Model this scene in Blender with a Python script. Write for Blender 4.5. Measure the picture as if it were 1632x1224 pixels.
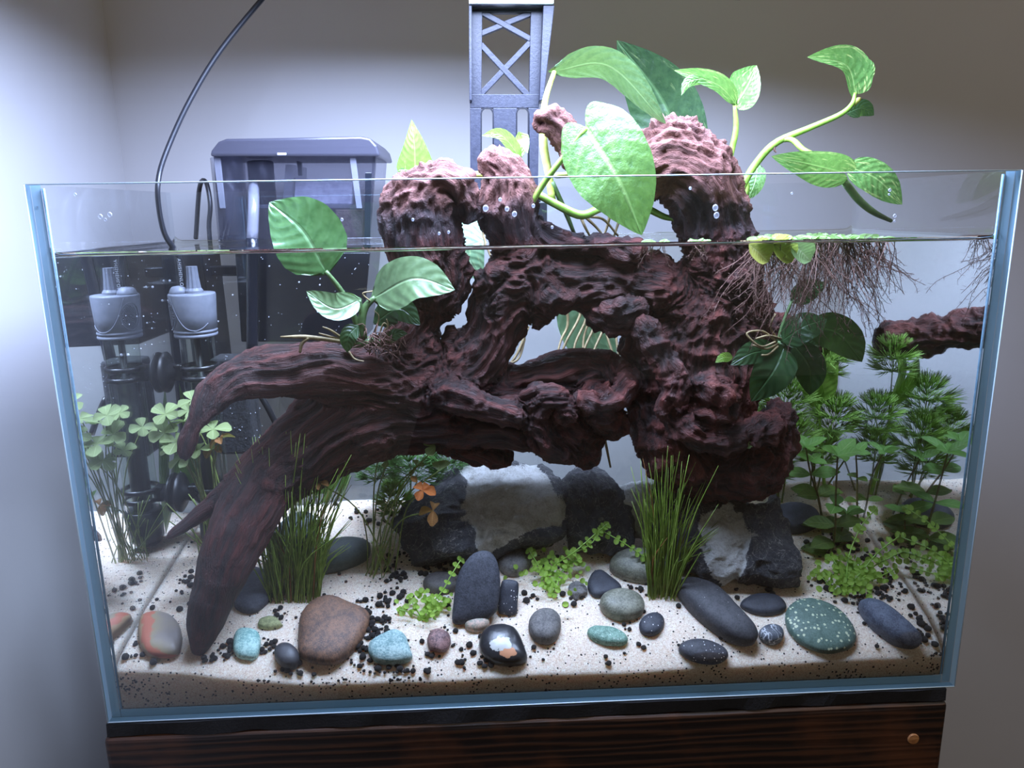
import bpy, math, random
import numpy as np
from mathutils import Vector, Matrix

random.seed(7)
RNG = np.random.default_rng(7)
for o in list(bpy.data.objects):
    bpy.data.objects.remove(o)
SC = bpy.context.scene
COL = SC.collection

# ------------------------------------------------------------------ camera
F = 1200.0                                   # focal length in pixels of the 1632 wide frame
CAMP = np.array([-0.03595, -0.46666, 0.34101])
YAW, PITCH, ROLL = -0.041227, -0.226941, 0.016283


def _rot():
    cy, sy = math.cos(YAW), math.sin(YAW)
    cp, sp = math.cos(PITCH), math.sin(PITCH)
    cr, sr = math.cos(ROLL), math.sin(ROLL)
    Rz = np.array([[cy, -sy, 0], [sy, cy, 0], [0, 0, 1]])
    Rx = np.array([[1, 0, 0], [0, cp, -sp], [0, sp, cp]])
    Ry = np.array([[cr, 0, sr], [0, 1, 0], [-sr, 0, cr]])
    return Rz @ Rx @ Ry


CM = _rot()
RIGHT, FWD, UP = CM[:, 0], CM[:, 1], CM[:, 2]
cam_d = bpy.data.cameras.new('camera')
cam_d.sensor_width = 36.0
cam_d.lens = F / 1632 * 36.0
cam_d.clip_start = 0.01
cam = bpy.data.objects.new('camera', cam_d)
COL.objects.link(cam)
mw = Matrix.Identity(4)
for i in range(3):
    mw[i][0], mw[i][1], mw[i][2], mw[i][3] = RIGHT[i], UP[i], -FWD[i], CAMP[i]
cam.matrix_world = mw
SC.camera = cam

# ------------------------------------------------------------------ world, lamp, exposure
world = bpy.data.worlds.new('world')
SC.world = world
world.use_nodes = True
bg = world.node_tree.nodes['Background']
bg.inputs[0].default_value = (1.0, 0.88, 0.74, 1)
bg.inputs[1].default_value = 0.66
LAMP_POWER = 12.5
LAMP_COLOR = (0.635, 0.785, 1.22)
LAMP_Z = 0.512
SC.view_settings.view_transform = 'Standard'
SC.view_settings.look = 'None'
SC.view_settings.exposure = 0.0
SC.view_settings.gamma = 1.0
SC.view_settings.use_curve_mapping = False
SC.cycles.transparent_max_bounces = 64
SC.cycles.max_bounces = 14
SC.cycles.glossy_bounces = 6
SC.cycles.diffuse_bounces = 4
SC.cycles.caustics_reflective = False

# ------------------------------------------------------------------ geometry helpers


def ray(px, py):
    return CM @ np.array([(px - 816) / F, 1.0, (612 - py) / F])


def at(px, py, Y):
    """point at depth Y (metres behind the front glass) seen at a pixel"""
    d = ray(px, py)
    return CAMP + d * ((Y - CAMP[1]) / d[1])


def at_z(px, py, z):
    d = ray(px, py)
    return CAMP + d * ((z - CAMP[2]) / d[2])


def mpp(p):
    return float((np.asarray(p) - CAMP) @ FWD) / F


def unit(v):
    v = np.asarray(v, float)
    return v / (np.linalg.norm(v) + 1e-12)


_TAB = RNG.uniform(-1, 1, 8192)


def vnoise(p):
    """value noise, p (...,3) -> (-1,1)"""
    p = np.asarray(p, float)
    i = np.floor(p).astype(np.int64)
    f = p - i
    u = f * f * f * (f * (f * 6 - 15) + 10)
    out = 0
    for dx in (0, 1):
        wx = u[..., 0] if dx else 1 - u[..., 0]
        for dy in (0, 1):
            wy = u[..., 1] if dy else 1 - u[..., 1]
            for dz in (0, 1):
                wz = u[..., 2] if dz else 1 - u[..., 2]
                h = ((i[..., 0] + dx) * 73856093) ^ ((i[..., 1] + dy) * 19349663) ^ ((i[..., 2] + dz) * 83492791)
                h = (h ^ (h >> 13)) & 8191
                out = out + wx * wy * wz * _TAB[h]
    return out


def catmull(pts, n, closed=False):
    P = np.asarray(pts, float)
    m = len(P)
    if m == 2 and not closed:
        t = np.linspace(0, 1, n)[:, None]
        return P[0] * (1 - t) + P[1] * t
    if closed:
        Q = np.vstack([P[-1], P, P[0], P[1]])
        ts = np.linspace(0, m, n, endpoint=False)
    else:
        Q = np.vstack([2 * P[0] - P[1], P, 2 * P[-1] - P[-2]])
        ts = np.linspace(0, m - 1 - 1e-9, n)
    k = np.floor(ts).astype(int)
    t = (ts - k)[:, None]
    a, b, c, d = Q[k], Q[k + 1], Q[k + 2], Q[k + 3]
    return .5 * ((2 * b) + (c - a) * t + (2 * a - 5 * b + 4 * c - d) * t ** 2 + (3 * b - a - 3 * c + d) * t ** 3)


OFF = {}                                     # world offset of every object that can be a parent


def mk(name, V, Fc, mat, parent=None, smooth=True, uv=None, origin=None, attrs=None):
    """one mesh object from world-space vertices"""
    V = np.asarray(V, float)
    if parent is not None:
        o0 = OFF[parent.name]
        org = o0
    else:
        org = np.asarray(origin if origin is not None else V.mean(0), float)
    me = bpy.data.meshes.new(name)
    if isinstance(Fc, np.ndarray):
        Fc = Fc.tolist()
    me.from_pydata((V - org).tolist(), [], Fc)
    mats = mat if isinstance(mat, (list, tuple)) else [mat]
    for m in mats:
        me.materials.append(m)
    if smooth:
        me.polygons.foreach_set('use_smooth', [True] * len(me.polygons))
    if uv is not None:
        l = me.uv_layers.new(name='UVMap')
        vi = np.empty(len(me.loops), np.int32)
        me.loops.foreach_get('vertex_index', vi)
        l.data.foreach_set('uv', np.asarray(uv, np.float32)[vi].ravel())
    if attrs:
        for k, a in attrs.items():
            a = np.asarray(a, np.float32)
            if a.ndim == 1:
                me.attributes.new(k, 'FLOAT', 'POINT').data.foreach_set('value', a)
            else:
                me.attributes.new(k, 'FLOAT_VECTOR', 'POINT').data.foreach_set('vector', a.ravel())
    ob = bpy.data.objects.new(name, me)
    COL.objects.link(ob)
    if parent is not None:
        ob.parent = parent
        OFF[ob.name] = org
    else:
        ob.location = org
        OFF[ob.name] = org
    return ob


def tag(o, label=None, cat=None, group=None, kind=None):
    if label: o['label'] = label
    if cat: o['category'] = cat
    if group: o['group'] = group
    if kind: o['kind'] = kind
    return o


def thing(name, label, cat, loc, group=None):
    e = bpy.data.objects.new(name, None)
    e.empty_display_size = 0.02
    COL.objects.link(e)
    e.location = [float(c) for c in loc]
    OFF[e.name] = np.asarray(loc, float)
    return tag(e, label, cat, group)


class MB:
    """collects pieces of one mesh"""
    def __init__(s): s.V = []; s.F = []; s.n = 0; s.uv = []; s.mi = []

    def add(s, V, Fc, uv=None):
        V = np.asarray(V, float)
        s.V.append(V)
        s.F += [tuple(int(i) + s.n for i in f) for f in Fc]
        s.uv.append(np.zeros((len(V), 2)) if uv is None else np.asarray(uv, float))
        s.n += len(V)
        return s

    def build(s, name, mat, parent=None, **k):
        return mk(name, np.vstack(s.V), s.F, mat, parent, uv=np.vstack(s.uv), **k)


def box(x0, x1, y0, y1, z0, z1):
    V = [(x, y, z) for z in (z0, z1) for y in (y0, y1) for x in (x0, x1)]
    Fc = [(0, 2, 3, 1), (4, 5, 7, 6), (0, 1, 5, 4), (2, 6, 7, 3), (0, 4, 6, 2), (1, 3, 7, 5)]
    return np.array(V, float), Fc


def bevel(ob, w=0.002, seg=2):
    m = ob.modifiers.new('bevel', 'BEVEL')
    m.width = w; m.segments = seg; m.limit_method = 'ANGLE'
    return ob


def tube(pts, radii, seg=8, n=None, flat=None):
    """swept round tube through 3-D points"""
    P = np.asarray(pts, float)
    r = np.broadcast_to(np.asarray(radii, float), (len(P),)).astype(float)
    if n:
        PR = catmull(np.column_stack([P, r]), n)
        P, r = PR[:, :3], np.maximum(PR[:, 3], 1e-5)
    m = len(P)
    T = np.gradient(P, axis=0)
    T /= np.linalg.norm(T, axis=1)[:, None] + 1e-12
    a = np.array([0.13, 0.21, 1.0])
    if abs(T[0] @ unit(a)) > .95: a = np.array([1.0, 0.2, 0.1])
    nrm = unit(np.cross(T[0], a))
    V = []
    ang = np.linspace(0, 2 * math.pi, seg, endpoint=False)
    for i in range(m):
        nrm = unit(nrm - T[i] * (nrm @ T[i]))
        b = np.cross(T[i], nrm)
        V.append(P[i] + r[i] * (np.cos(ang)[:, None] * nrm + np.sin(ang)[:, None] * b))
    V = np.vstack(V)
    Fc = []
    for i in range(m - 1):
        for j in range(seg):
            k = (j + 1) % seg
            Fc.append((i * seg + j, i * seg + k, (i + 1) * seg + k, (i + 1) * seg + j))
    Fc.append(tuple(range(seg))[::-1])
    Fc.append(tuple((m - 1) * seg + j for j in range(seg)))
    return V, Fc


def lathe(base, axis, prof, seg=24, right=None):
    """profile [(radius, distance along axis)] turned about an axis"""
    axis = unit(axis)
    x = unit(np.cross(axis, [0.3, 0.9, 0.1]))
    y = np.cross(axis, x)
    ang = np.linspace(0, 2 * math.pi, seg, endpoint=False)
    V = np.vstack([np.asarray(base) + axis * h + r * (np.cos(ang)[:, None] * x + np.sin(ang)[:, None] * y) for r, h in prof])
    m = len(prof)
    Fc = [(i * seg + j, i * seg + (j + 1) % seg, (i + 1) * seg + (j + 1) % seg, (i + 1) * seg + j) for i in range(m - 1) for j in range(seg)]
    Fc.append(tuple(range(seg))[::-1]); Fc.append(tuple((m - 1) * seg + j for j in range(seg)))
    return V, Fc


def prism(pts, Y0, Y1):
    """flat outline given in pixels at depth Y0, extruded back to Y1"""
    A = np.array([at(x, y, Y0) for x, y in pts])
    B = A + np.array([0, Y1 - Y0, 0])
    n = len(pts)
    Fc = [tuple(range(n))[::-1], tuple(range(n, 2 * n))]
    Fc += [(i, (i + 1) % n, n + (i + 1) % n, n + i) for i in range(n)]
    return np.vstack([A, B]), Fc


# ------------------------------------------------------------------ materials


def lin(c):
    def f(v):
        v /= 255.0
        return v / 12.92 if v <= .04045 else ((v + .055) / 1.055) ** 2.4
    return (f(c[0]), f(c[1]), f(c[2]), 1.0)


class NT:
    def __init__(s, name):
        s.m = bpy.data.materials.new(name)
        s.m.use_nodes = True
        s.t = s.m.node_tree
        s.t.nodes.clear()
        s.out = s.n('ShaderNodeOutputMaterial')

    def n(s, typ, ins=None, **props):
        nd = s.t.nodes.new(typ)
        for k, v in props.items(): setattr(nd, k, v)
        for k, v in (ins or {}).items():
            if isinstance(v, bpy.types.NodeSocket): s.t.links.new(v, nd.inputs[k])
            else: nd.inputs[k].default_value = v
        return nd

    def link(s, a, b): s.t.links.new(a, b)

    def coord(s, scale=(1, 1, 1), attr=None, obj='Object'):
        if attr:
            c = s.n('ShaderNodeAttribute', attribute_name=attr).outputs['Vector']
        elif obj == 'World':
            c = s.n('ShaderNodeNewGeometry').outputs['Position']
        else:
            c = s.n('ShaderNodeTexCoord').outputs[obj]
        return s.n('ShaderNodeMapping', {'Vector': c, 'Scale': scale}).outputs[0]

    def noise(s, vec, scale, detail=4, rough=.55, dist=0.0):
        return s.n('ShaderNodeTexNoise', {'Vector': vec, 'Scale': scale, 'Detail': detail, 'Roughness': rough, 'Distortion': dist}).outputs['Fac']

    def ramp(s, fac, stops, interp='LINEAR'):
        r = s.n('ShaderNodeValToRGB', {'Fac': fac})
        cr = r.color_ramp
        cr.interpolation = interp
        while len(cr.elements) < len(stops): cr.elements.new(.5)
        for e, (p, c) in zip(cr.elements, stops):
            e.position = p
            e.color = lin(c) if not isinstance(c, (int, float)) else (c, c, c, 1)
        return r.outputs['Color']

    def mix(s, fac, a, b, blend='MIX'):
        m = s.n('ShaderNodeMix', data_type='RGBA', blend_type=blend)
        for sock, v in ((m.inputs[0], fac), (m.inputs[6], a), (m.inputs[7], b)):
            if isinstance(v, bpy.types.NodeSocket): s.link(v, sock)
            elif isinstance(v, tuple) and len(v) == 3: sock.default_value = lin(v)
            else: sock.default_value = v
        return m.outputs[2]

    def math(s, op, a, b=0.0, clamp=False):
        m = s.n('ShaderNodeMath', operation=op, use_clamp=clamp)
        for i, v in enumerate((a, b)):
            if isinstance(v, bpy.types.NodeSocket): s.link(v, m.inputs[i])
            else: m.inputs[i].default_value = v
        return m.outputs[0]

    def bump(s, h, strength=.5, dist=.001):
        return s.n('ShaderNodeBump', {'Height': h, 'Strength': strength, 'Distance': dist}).outputs[0]

    def bsdf(s, color, rough=.5, normal=None, **k):
        ins = {'Base Color': lin(color) if isinstance(color, tuple) and len(color) == 3 else color, 'Roughness': rough}
        if normal is not None: ins['Normal'] = normal
        for a, b in k.items(): ins[a.replace('_', ' ')] = b
        return s.n('ShaderNodeBsdfPrincipled', ins).outputs[0]

    def done(s, sh):
        s.link(sh, s.out.inputs['Surface'])
        return s.m


def plain(name, color, rough=.5, **k):
    t = NT(name)
    return t.done(t.bsdf(color, rough, **k))


def noisy(name, stops, scale=60, detail=5, nrough=.6, rough=.6, bump=.4, bscale=None, bdist=.001, stretch=(1, 1, 1), dist=0.0, attr=None, **k):
    t = NT(name)
    v = t.coord(stretch, attr)
    f = t.noise(v, scale, detail, nrough, dist)
    col = t.ramp(f, stops)
    h = t.noise(v, bscale or scale * 2, 6, .6)
    return t.done(t.bsdf(col, rough, t.bump(h, bump, bdist), **k))


def clear(name, ior, tint=(1, 1, 1, 1), total=False):
    """clear sheet: straight transmission plus a reflection that grows at grazing angles;
    total=True (a body of water) also reflects totally from within past the critical angle"""
    t = NT(name)
    if total:
        fr = t.n('ShaderNodeFresnel', {'IOR': ior}).outputs[0]
    else:
        g = t.n('ShaderNodeNewGeometry')
        dot = t.n('ShaderNodeVectorMath', {0: g.outputs['Incoming'], 1: g.outputs['Normal']}, operation='DOT_PRODUCT').outputs['Value']
        f0 = ((ior - 1) / (ior + 1)) ** 2
        p5 = t.math('POWER', t.math('SUBTRACT', 1.0, t.math('ABSOLUTE', dot), True), 5.0)
        fr = t.math('ADD', t.math('MULTIPLY', p5, 1 - f0), f0)
    tr = t.n('ShaderNodeBsdfTransparent', {'Color': tint}).outputs[0]
    gl = t.n('ShaderNodeBsdfGlossy', {'Roughness': 0.0, 'Color': (1, 1, 1, 1)}).outputs[0]
    return t.done(t.n('ShaderNodeMixShader', {0: fr, 1: tr, 2: gl}).outputs[0])
# ------------------------------------------------------------------ the room
WALL_Y = 0.37
WALL_X = -0.405
M_wall = noisy('wall paint', [(.3, (176, 174, 174)), (.7, (183, 181, 181))], 3, 4, rough=.75, bump=.08, bscale=220, bdist=.0006)
M_floor = noisy('floor boards', [(.3, (58, 46, 38)), (.7, (80, 64, 52))], 6, 5, rough=.5, stretch=(.2, 3, 1))
V, Fc = box(WALL_X - .06, 3.4, WALL_Y, WALL_Y + .06, -.8, 1.6)
tag(mk('wall_back', V, Fc, M_wall, smooth=False), kind='structure')
V, Fc = box(WALL_X - .06, WALL_X, -4.5, WALL_Y, -.8, 1.6)
tag(mk('wall_left', V, Fc, M_wall, smooth=False), kind='structure')
V, Fc = box(WALL_X - .06, 3.4, -4.5, WALL_Y + .06, -.86, -.8)
tag(mk('floor', V, Fc, M_floor, smooth=False), kind='structure')
V, Fc = box(WALL_X - .06, 3.46, -4.56, -4.5, -.8, 1.6)
tag(mk('wall_front', V, Fc, M_wall, smooth=False), kind='structure')
V, Fc = box(3.4, 3.46, -4.5, WALL_Y, -.8, 1.6)
tag(mk('wall_right', V, Fc, M_wall, smooth=False), kind='structure')

# ------------------------------------------------------------------ the stand
t = NT('dark stained pine')
v = t.coord((1, 1, 1))
vs = t.coord((.05, 1, 1))
wv = t.n('ShaderNodeTexWave', {'Vector': t.coord((.06, .5, 1)), 'Scale': 52, 'Distortion': 6.0, 'Detail': 3, 'Detail Scale': 2.2}, wave_type='BANDS', bands_direction='Z').outputs['Fac']
fine = t.noise(vs, 420, 5, .7)
col = t.ramp(wv, [(.05, (20, 12, 9)), (.55, (38, 23, 16)), (.95, (74, 47, 30))])
col = t.mix(t.math('MULTIPLY', fine, .55), col, (20, 12, 9))
blot = t.noise(v, 14, 4)
col = t.mix(t.ramp(blot, [(.5, 0.0), (.75, .6)]), col, (104, 60, 32))
M_stand = t.done(t.bsdf(col, .42, t.bump(t.math('ADD', wv, fine), .35, .0008)))
M_plug = noisy('pale wood plug', [(.3, (120, 70, 34)), (.7, (196, 140, 84))], 260, 4, rough=.6, stretch=(.4, 1, 1.5))
M_mat = noisy('black foam', [(.3, (10, 10, 11)), (.7, (22, 22, 24))], 300, 4, rough=.8, bump=.5)
SX0, SX1 = -.304, .2955
stand = thing('aquarium_stand', 'dark stained wooden stand carrying the glass aquarium', 'stand', (0, .1, -.8))
V, Fc = box(SX0, SX1, -.003, .02, -.205, -.0105)
bevel(mk('front_board', V, Fc, M_stand, stand, False), .004, 3)
V, Fc = box(SX0 + .002, SX1 - .002, .0203, .21, -.04, -.0105)
mk('top_board', V, Fc, M_stand, stand, False)
for sx in (SX0 + .002, SX1 - .022):
    V, Fc = box(sx, sx + .02, .0203, .21, -.8, -.0405)
    mk('side_panel', V, Fc, M_stand, stand, False)
V, Fc = box(SX0 + .004, SX1 - .004, .002, .02, -.8, -.206)
mk('door_panel', V, Fc, M_stand, stand, False)
pc = at(1455, 1177, -.003)
V, Fc = lathe(pc + [0, .002, 0], [0, -1, 0], [(.0001, -.001), (.0042, 0), (.0042, .0026), (.0038, .0032), (.0001, .0034)], 20)
tag(mk('wood_plug', V, Fc, M_plug, stand, False), 'pale round wood plug in the dark board')
mb = MB()
nx = 120
xs = np.linspace(-.301, .2935, nx)
lo = -.0102 + .0008 * vnoise(np.column_stack([xs * 60, xs * 0, xs * 0]))
VV = []
for (yy, top) in ((-.0012, 1), (.203, 1), (.203, 0), (-.0012, 0)):
    wob = .0012 * vnoise(np.column_stack([xs * 45, xs * 0 + yy * 9, xs * 0 + top]))
    VV.append(np.column_stack([xs, xs * 0 + yy + (wob if yy < 0 else 0), np.full(nx, -.0004) if top else lo]))
Fc = [(a * nx + i, a * nx + i + 1, ((a + 1) % 4) * nx + i + 1, ((a + 1) % 4) * nx + i) for a in range(4) for i in range(nx - 1)]
Fc += [(0, nx, 2 * nx, 3 * nx), (nx - 1, 4 * nx - 1, 3 * nx - 1, 2 * nx - 1)]
tag(mk('foam_mat', np.vstack(VV), Fc, M_mat, smooth=False), 'black foam mat between the glass tank and the wooden stand', 'mat')

# ------------------------------------------------------------------ the glass tank
TH, TW, TD, GT = .36, .30, .206, .006
M_glass = clear('clear glass', 1.46, (.985, .995, 1, 1))
t = NT('glass edge')
tl = t.n('ShaderNodeBsdfTranslucent', {'Color': (.58, .80, .92, 1)}).outputs[0]
g = t.bsdf((138, 184, 208), .12)
M_edge = t.done(t.n('ShaderNodeMixShader', {0: .45, 1: g, 2: tl}).outputs[0])
M_seal = noisy('silicone bead', [(.3, (120, 160, 188)), (.7, (150, 190, 214))], 240, 3, rough=.25, bump=.3)
tank = thing('glass_tank', 'rimless rectangular glass aquarium full of water on the dark stand', 'aquarium', (0, TD / 2, 0))


def pane(name, x0, x1, y0, y1, z0, z1, thin):
    V, Fc = box(x0, x1, y0, y1, z0, z1)
    ob = mk(name, V, Fc, [M_glass, M_edge], tank, False)
    n = np.zeros(len(ob.data.polygons) * 3)
    ob.data.polygons.foreach_get('normal', n)
    n = np.abs(n.reshape(-1, 3))
    for p, nn in zip(ob.data.polygons, n):
        p.material_index = 1 if nn[thin] < .9 and (name == 'front_pane' or p.normal[1] < -.9) else 0
    return ob


pane('front_pane', -TW, TW, 0, GT, 0, TH, 1)
pane('back_pane', -TW, TW, TD - GT, TD, 0, TH, 1)
pane('side_pane', -TW, -TW + GT, GT + .0003, TD - GT - .0003, 0, TH, 0)
pane('side_pane', TW - GT, TW, GT + .0003, TD - GT - .0003, 0, TH, 0)
pane('bottom_pane', -TW + GT + .0003, TW - GT - .0003, GT + .0003, TD - GT - .0003, 0, GT, 2)
IX, IY0, IY1, IZ = TW - GT - .0004, GT + .0004, TD - GT - .0004, GT + .0003
WATER = .317
# silicone beads in the two front corners and along the bottom of the front pane
for sx in (-1, 1):
    V, Fc = tube([(sx * (IX - .0006), IY0 + .0006, IZ), (sx * (IX - .0006), IY0 + .0006, TH - .002)], .0009, 6)
    mk('silicone_seam', V, Fc, M_seal, tank)
M_highlight = plain('painted edge highlight', (206, 230, 240), .15)  # pale strips on the pane edges; the bright highlight line is painted in
for p0, p1 in (((-TW, -.0002, .0006), (TW, -.0002, .0006)), ((-TW + .0003, -.0002, .0008), (-TW + .0003, -.0002, TH)), ((TW - .0003, -.0002, .0008), (TW - .0003, -.0002, TH)), ((-TW, .0004, TH), (TW, .0004, TH))):
    V, Fc = tube([p0, p1], .00045, 6)
    mk('edge_highlight', V, Fc, M_highlight, tank)
# water: a closed body with a small meniscus at the glass
M_water = clear('clear water', 1.5, (.985, .99, .955, 1), True)
nu, nv = 60, 40
e = np.concatenate([np.linspace(0, .006, 8), np.linspace(.012, 1, nu - 8)])
WX = IX + .0014                              # total reflection happens just inside the side glass
xs = np.concatenate([[-WX], -IX + np.linspace(0, .005, 6), np.linspace(-IX + .012, IX - .012, 48), IX - np.linspace(.005, 0, 6), [WX]])
ys = np.concatenate([IY0 + np.linspace(0, .005, 8), np.linspace(IY0 + .01, IY1 - .01, 20), IY1 - np.linspace(.005, 0, 6)])
X, Y = np.meshgrid(xs, ys, indexing='ij')
dx = np.maximum(IX - np.abs(X), 0)
dyf = Y - IY0
dyb = IY1 - Y
Z = WATER + .0032 * (np.exp(-dx / .0020) + np.exp(-dyf / .0020) + np.exp(-dyb / .0020)) + .00022 * vnoise(np.stack([X * 34, Y * 34, X * 0], -1))
a, b = len(xs), len(ys)
top = np.column_stack([X.ravel(), Y.ravel(), Z.ravel()])
Fc = [(i * b + j, (i + 1) * b + j, (i + 1) * b + j + 1, i * b + j + 1) for i in range(a - 1) for j in range(b - 1)]
ring = [i * b for i in range(a)] + [(a - 1) * b + j for j in range(1, b)] + [i * b + b - 1 for i in range(a - 2, -1, -1)] + [j for j in range(b - 2, 0, -1)]
bot = top[ring].copy(); bot[:, 2] = IZ
V = np.vstack([top, bot])
n0 = len(top); m = len(ring)
Fc += [(ring[(k + 1) % m], ring[k], n0 + k, n0 + (k + 1) % m) for k in range(m)]
Fc.append(tuple(n0 + k for k in range(m))[::-1])
ob = mk('water', V, Fc, M_water)
ob.data.polygons.foreach_set('use_smooth', [i < (a - 1) * (b - 1) for i in range(len(ob.data.polygons))])
tag(ob, 'clear still water filling the glass aquarium', 'water', kind='stuff')

# ------------------------------------------------------------------ sand bed
_Yk = np.array([0, .011, .03, .06, .11, .162, .21])
_SL = np.array([.036, .040, .046, .0545, .061, .068, .075])
_SM = np.array([.0195, .0245, .036, .048, .061, .072, .083])
_SR = np.array([.0195, .0270, .0375, .0475, .0595, .079, .087])


def sand_z(x, y):
    x = np.asarray(x, float); y = np.asarray(y, float)
    l, m_, r = np.interp(y, _Yk, _SL), np.interp(y, _Yk, _SM), np.interp(y, _Yk, _SR)
    a_ = np.clip((x + .294) / .16, 0, 1); a_ = a_ * a_ * (3 - 2 * a_)
    b_ = np.clip((x - .10) / .19, 0, 1); b_ = b_ * b_ * (3 - 2 * b_)
    z = l * (1 - a_) + m_ * a_
    z = z * (1 - b_) + r * b_
    p = np.stack([x * 17, y * 17, x * 0], -1)
    return z + .0017 * vnoise(p) + .0007 * vnoise(p * 2.9)


def on_sand(px, py):
    d = ray(px, py)
    ts = np.linspace((0.007 - CAMP[1]) / d[1], (.2 - CAMP[1]) / d[1], 400)
    P = CAMP + ts[:, None] * d
    k = np.nonzero(P[:, 2] < sand_z(P[:, 0], P[:, 1]))[0]
    p = P[k[0]] if len(k) else P[-1]
    p = p.copy(); p[2] = float(sand_z(p[0], p[1]))
    return p


def sand_n(p):
    e = .004
    gx = float(sand_z(p[0] + e, p[1]) - sand_z(p[0] - e, p[1])) / (2 * e)
    gy = float(sand_z(p[0], p[1] + e) - sand_z(p[0], p[1] - e)) / (2 * e)
    return unit([-gx, -gy, 1])


t = NT('white sand')
v = t.coord(obj='World')
grain = t.n('ShaderNodeTexVoronoi', {'Vector': v, 'Scale': 1500}).outputs['Color']
sep = t.n('ShaderNodeSeparateColor', {0: grain})
g1 = sep.outputs[0]
col = t.ramp(g1, [(0, (212, 184, 160)), (.35, (234, 212, 190)), (.8, (243, 225, 205)), (1, (250, 239, 224))])
dirt = t.noise(v, 26, 4)
spk = t.n('ShaderNodeTexVoronoi', {'Vector': v, 'Scale': 420}).outputs['Distance']
spc = t.n('ShaderNodeTexVoronoi', {'Vector': v, 'Scale': 420}).outputs['Color']
keep = t.math('GREATER_THAN', t.math('ADD', t.n('ShaderNodeSeparateColor', {0: spc}).outputs[1], t.math('MULTIPLY', dirt, .62)), 1.14)
spot = t.math('MULTIPLY', t.math('LESS_THAN', spk, .30), keep)
col = t.mix(spot, col, (48, 42, 40))
h = t.math('ADD', g1, t.math('MULTIPLY', t.noise(v, 300, 3), .8))
M_sand = t.done(t.bsdf(col, .85, t.bump(h, .45, .0007), Subsurface_Weight=.7, Subsurface_Radius=(1.0, .78, .62), Subsurface_Scale=.009))
nx, ny = 240, 110
xs = np.linspace(-IX + .0004, IX - .0004, nx)
ys = IY0 + .0004 + (IY1 - IY0 - .0008) * np.linspace(0, 1, ny) ** 1.15
X, Y = np.meshgrid(xs, ys, indexing='ij')
Z = sand_z(X, Y)
edge = np.exp(-(Y - IY0) / .0042)
Z = Z - .0036 * edge
top = np.column_stack([X.ravel(), Y.ravel(), Z.ravel()])
Fc = [(i * ny + j, (i + 1) * ny + j, (i + 1) * ny + j + 1, i * ny + j + 1) for i in range(nx - 1) for j in range(ny - 1)]
ring = [i * ny for i in range(nx)] + [(nx - 1) * ny + j for j in range(1, ny)] + [i * ny + ny - 1 for i in range(nx - 2, -1, -1)] + [j for j in range(ny - 2, 0, -1)]
bot = top[ring].copy(); bot[:, 2] = IZ + .0004
n0 = len(top); m = len(ring)
Fc += [(ring[(k + 1) % m], ring[k], n0 + k, n0 + (k + 1) % m) for k in range(m)]
Fc.append(tuple(n0 + k for k in range(m))[::-1])
tag(mk('sand', np.vstack([top, bot]), Fc, M_sand), 'white sand bed sloping up towards the back of the tank', 'sand', kind='stuff')

# ------------------------------------------------------------------ the light over the tank
M_blackmetal = plain('black metal', (26, 27, 34), .35, Metallic=.2)
M_arm = noisy('dark plastic', [(.35, (34, 36, 48)), (.7, (46, 48, 60))], 240, 4, rough=.38, bump=.15)
M_alu = plain('brushed aluminium', (205, 208, 212), .25, Metallic=.9)
YA = .213
lamp = thing('aquarium_light', 'black LED light on a slotted arm clamped to the back rim of the tank', 'lamp', at(808, 340, YA))


def bar(name, pts, y0, y1, mat, par, bw=.0006):
    V, Fc = prism(pts, y0, y1)
    return bevel(mk(name, V, Fc, mat, par, False), bw, 2)


def strut(a, b, w):
    a = np.array(a, float); b = np.array(b, float)
    d = unit(b - a); nn = np.array([-d[1], d[0]]) * w / 2
    return [tuple(a + nn), tuple(b + nn), tuple(b - nn), tuple(a - nn)]


arm = bar('arm', [(748, 8), (769, 8), (767, 160), (749, 160)], YA, YA + .008, M_arm, lamp)
bar('rail', [(846, 8), (866, 8), (860, 160), (843, 160)], YA, YA + .008, M_arm, lamp)
bar('rail', [(866, 8), (884, 8), (866, 160), (860, 160)], YA - .012, YA + .010, M_arm, lamp)
bar('rail', [(747, 8), (752, 8), (752, 160), (748, 160)], YA - .012, YA + .010, M_arm, lamp)
bar('crossbar', [(767, 8), (848, 8), (848, 20), (767, 20)], YA, YA + .008, M_arm, lamp)
for kb, (a_, b_) in enumerate((((766, 18), (846, 62)), ((848, 20), (764, 54)), ((766, 70), (842, 152)), ((846, 66), (764, 152)))):
    bar('brace', strut(a_, b_, 9), YA + .001 + .0006 * (kb % 2), YA + .007 + .0006 * (kb % 2), M_arm, lamp, .0004)
pl = MB()
for pts in ([(749, 150), (860, 150), (859, 172), (749, 172)], [(749, 172), (767, 172), (767, 345), (750, 345)],
            [(786, 172), (824, 172), (823, 345), (785, 345)], [(842, 172), (859, 172), (857, 345), (841, 345)],
            [(750, 330), (857, 330), (857, 345), (750, 345)]):
    pl.add(*prism(pts, YA - .0006, YA + .0086))
bevel(pl.build('slotted_plate', M_arm, lamp, smooth=False), .0005, 2)
for cx in (776.5, 833):
    pts = [(cx + 9.5 * math.cos(q), 181 - 9.5 * math.sin(q)) for q in np.linspace(0, math.pi, 9)] + [(cx - 9.5, 340), (cx + 9.5, 340)]
    A = [(x * 1.0, y) for x, y in pts]
    mbs = MB()
    for i in range(len(A)):
        p0, p1 = np.array(A[i]), np.array(A[(i + 1) % len(A)])
        mbs.add(*prism(strut(p0, p1, 2.2), YA - .0006, YA + .002))
    mbs.build('slot_rim', M_blackmetal, lamp, smooth=False)
bar('clamp', [(740, 322), (872, 322), (872, 360), (740, 360)], YA - .003, YA + .02, M_blackmetal, lamp)
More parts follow.
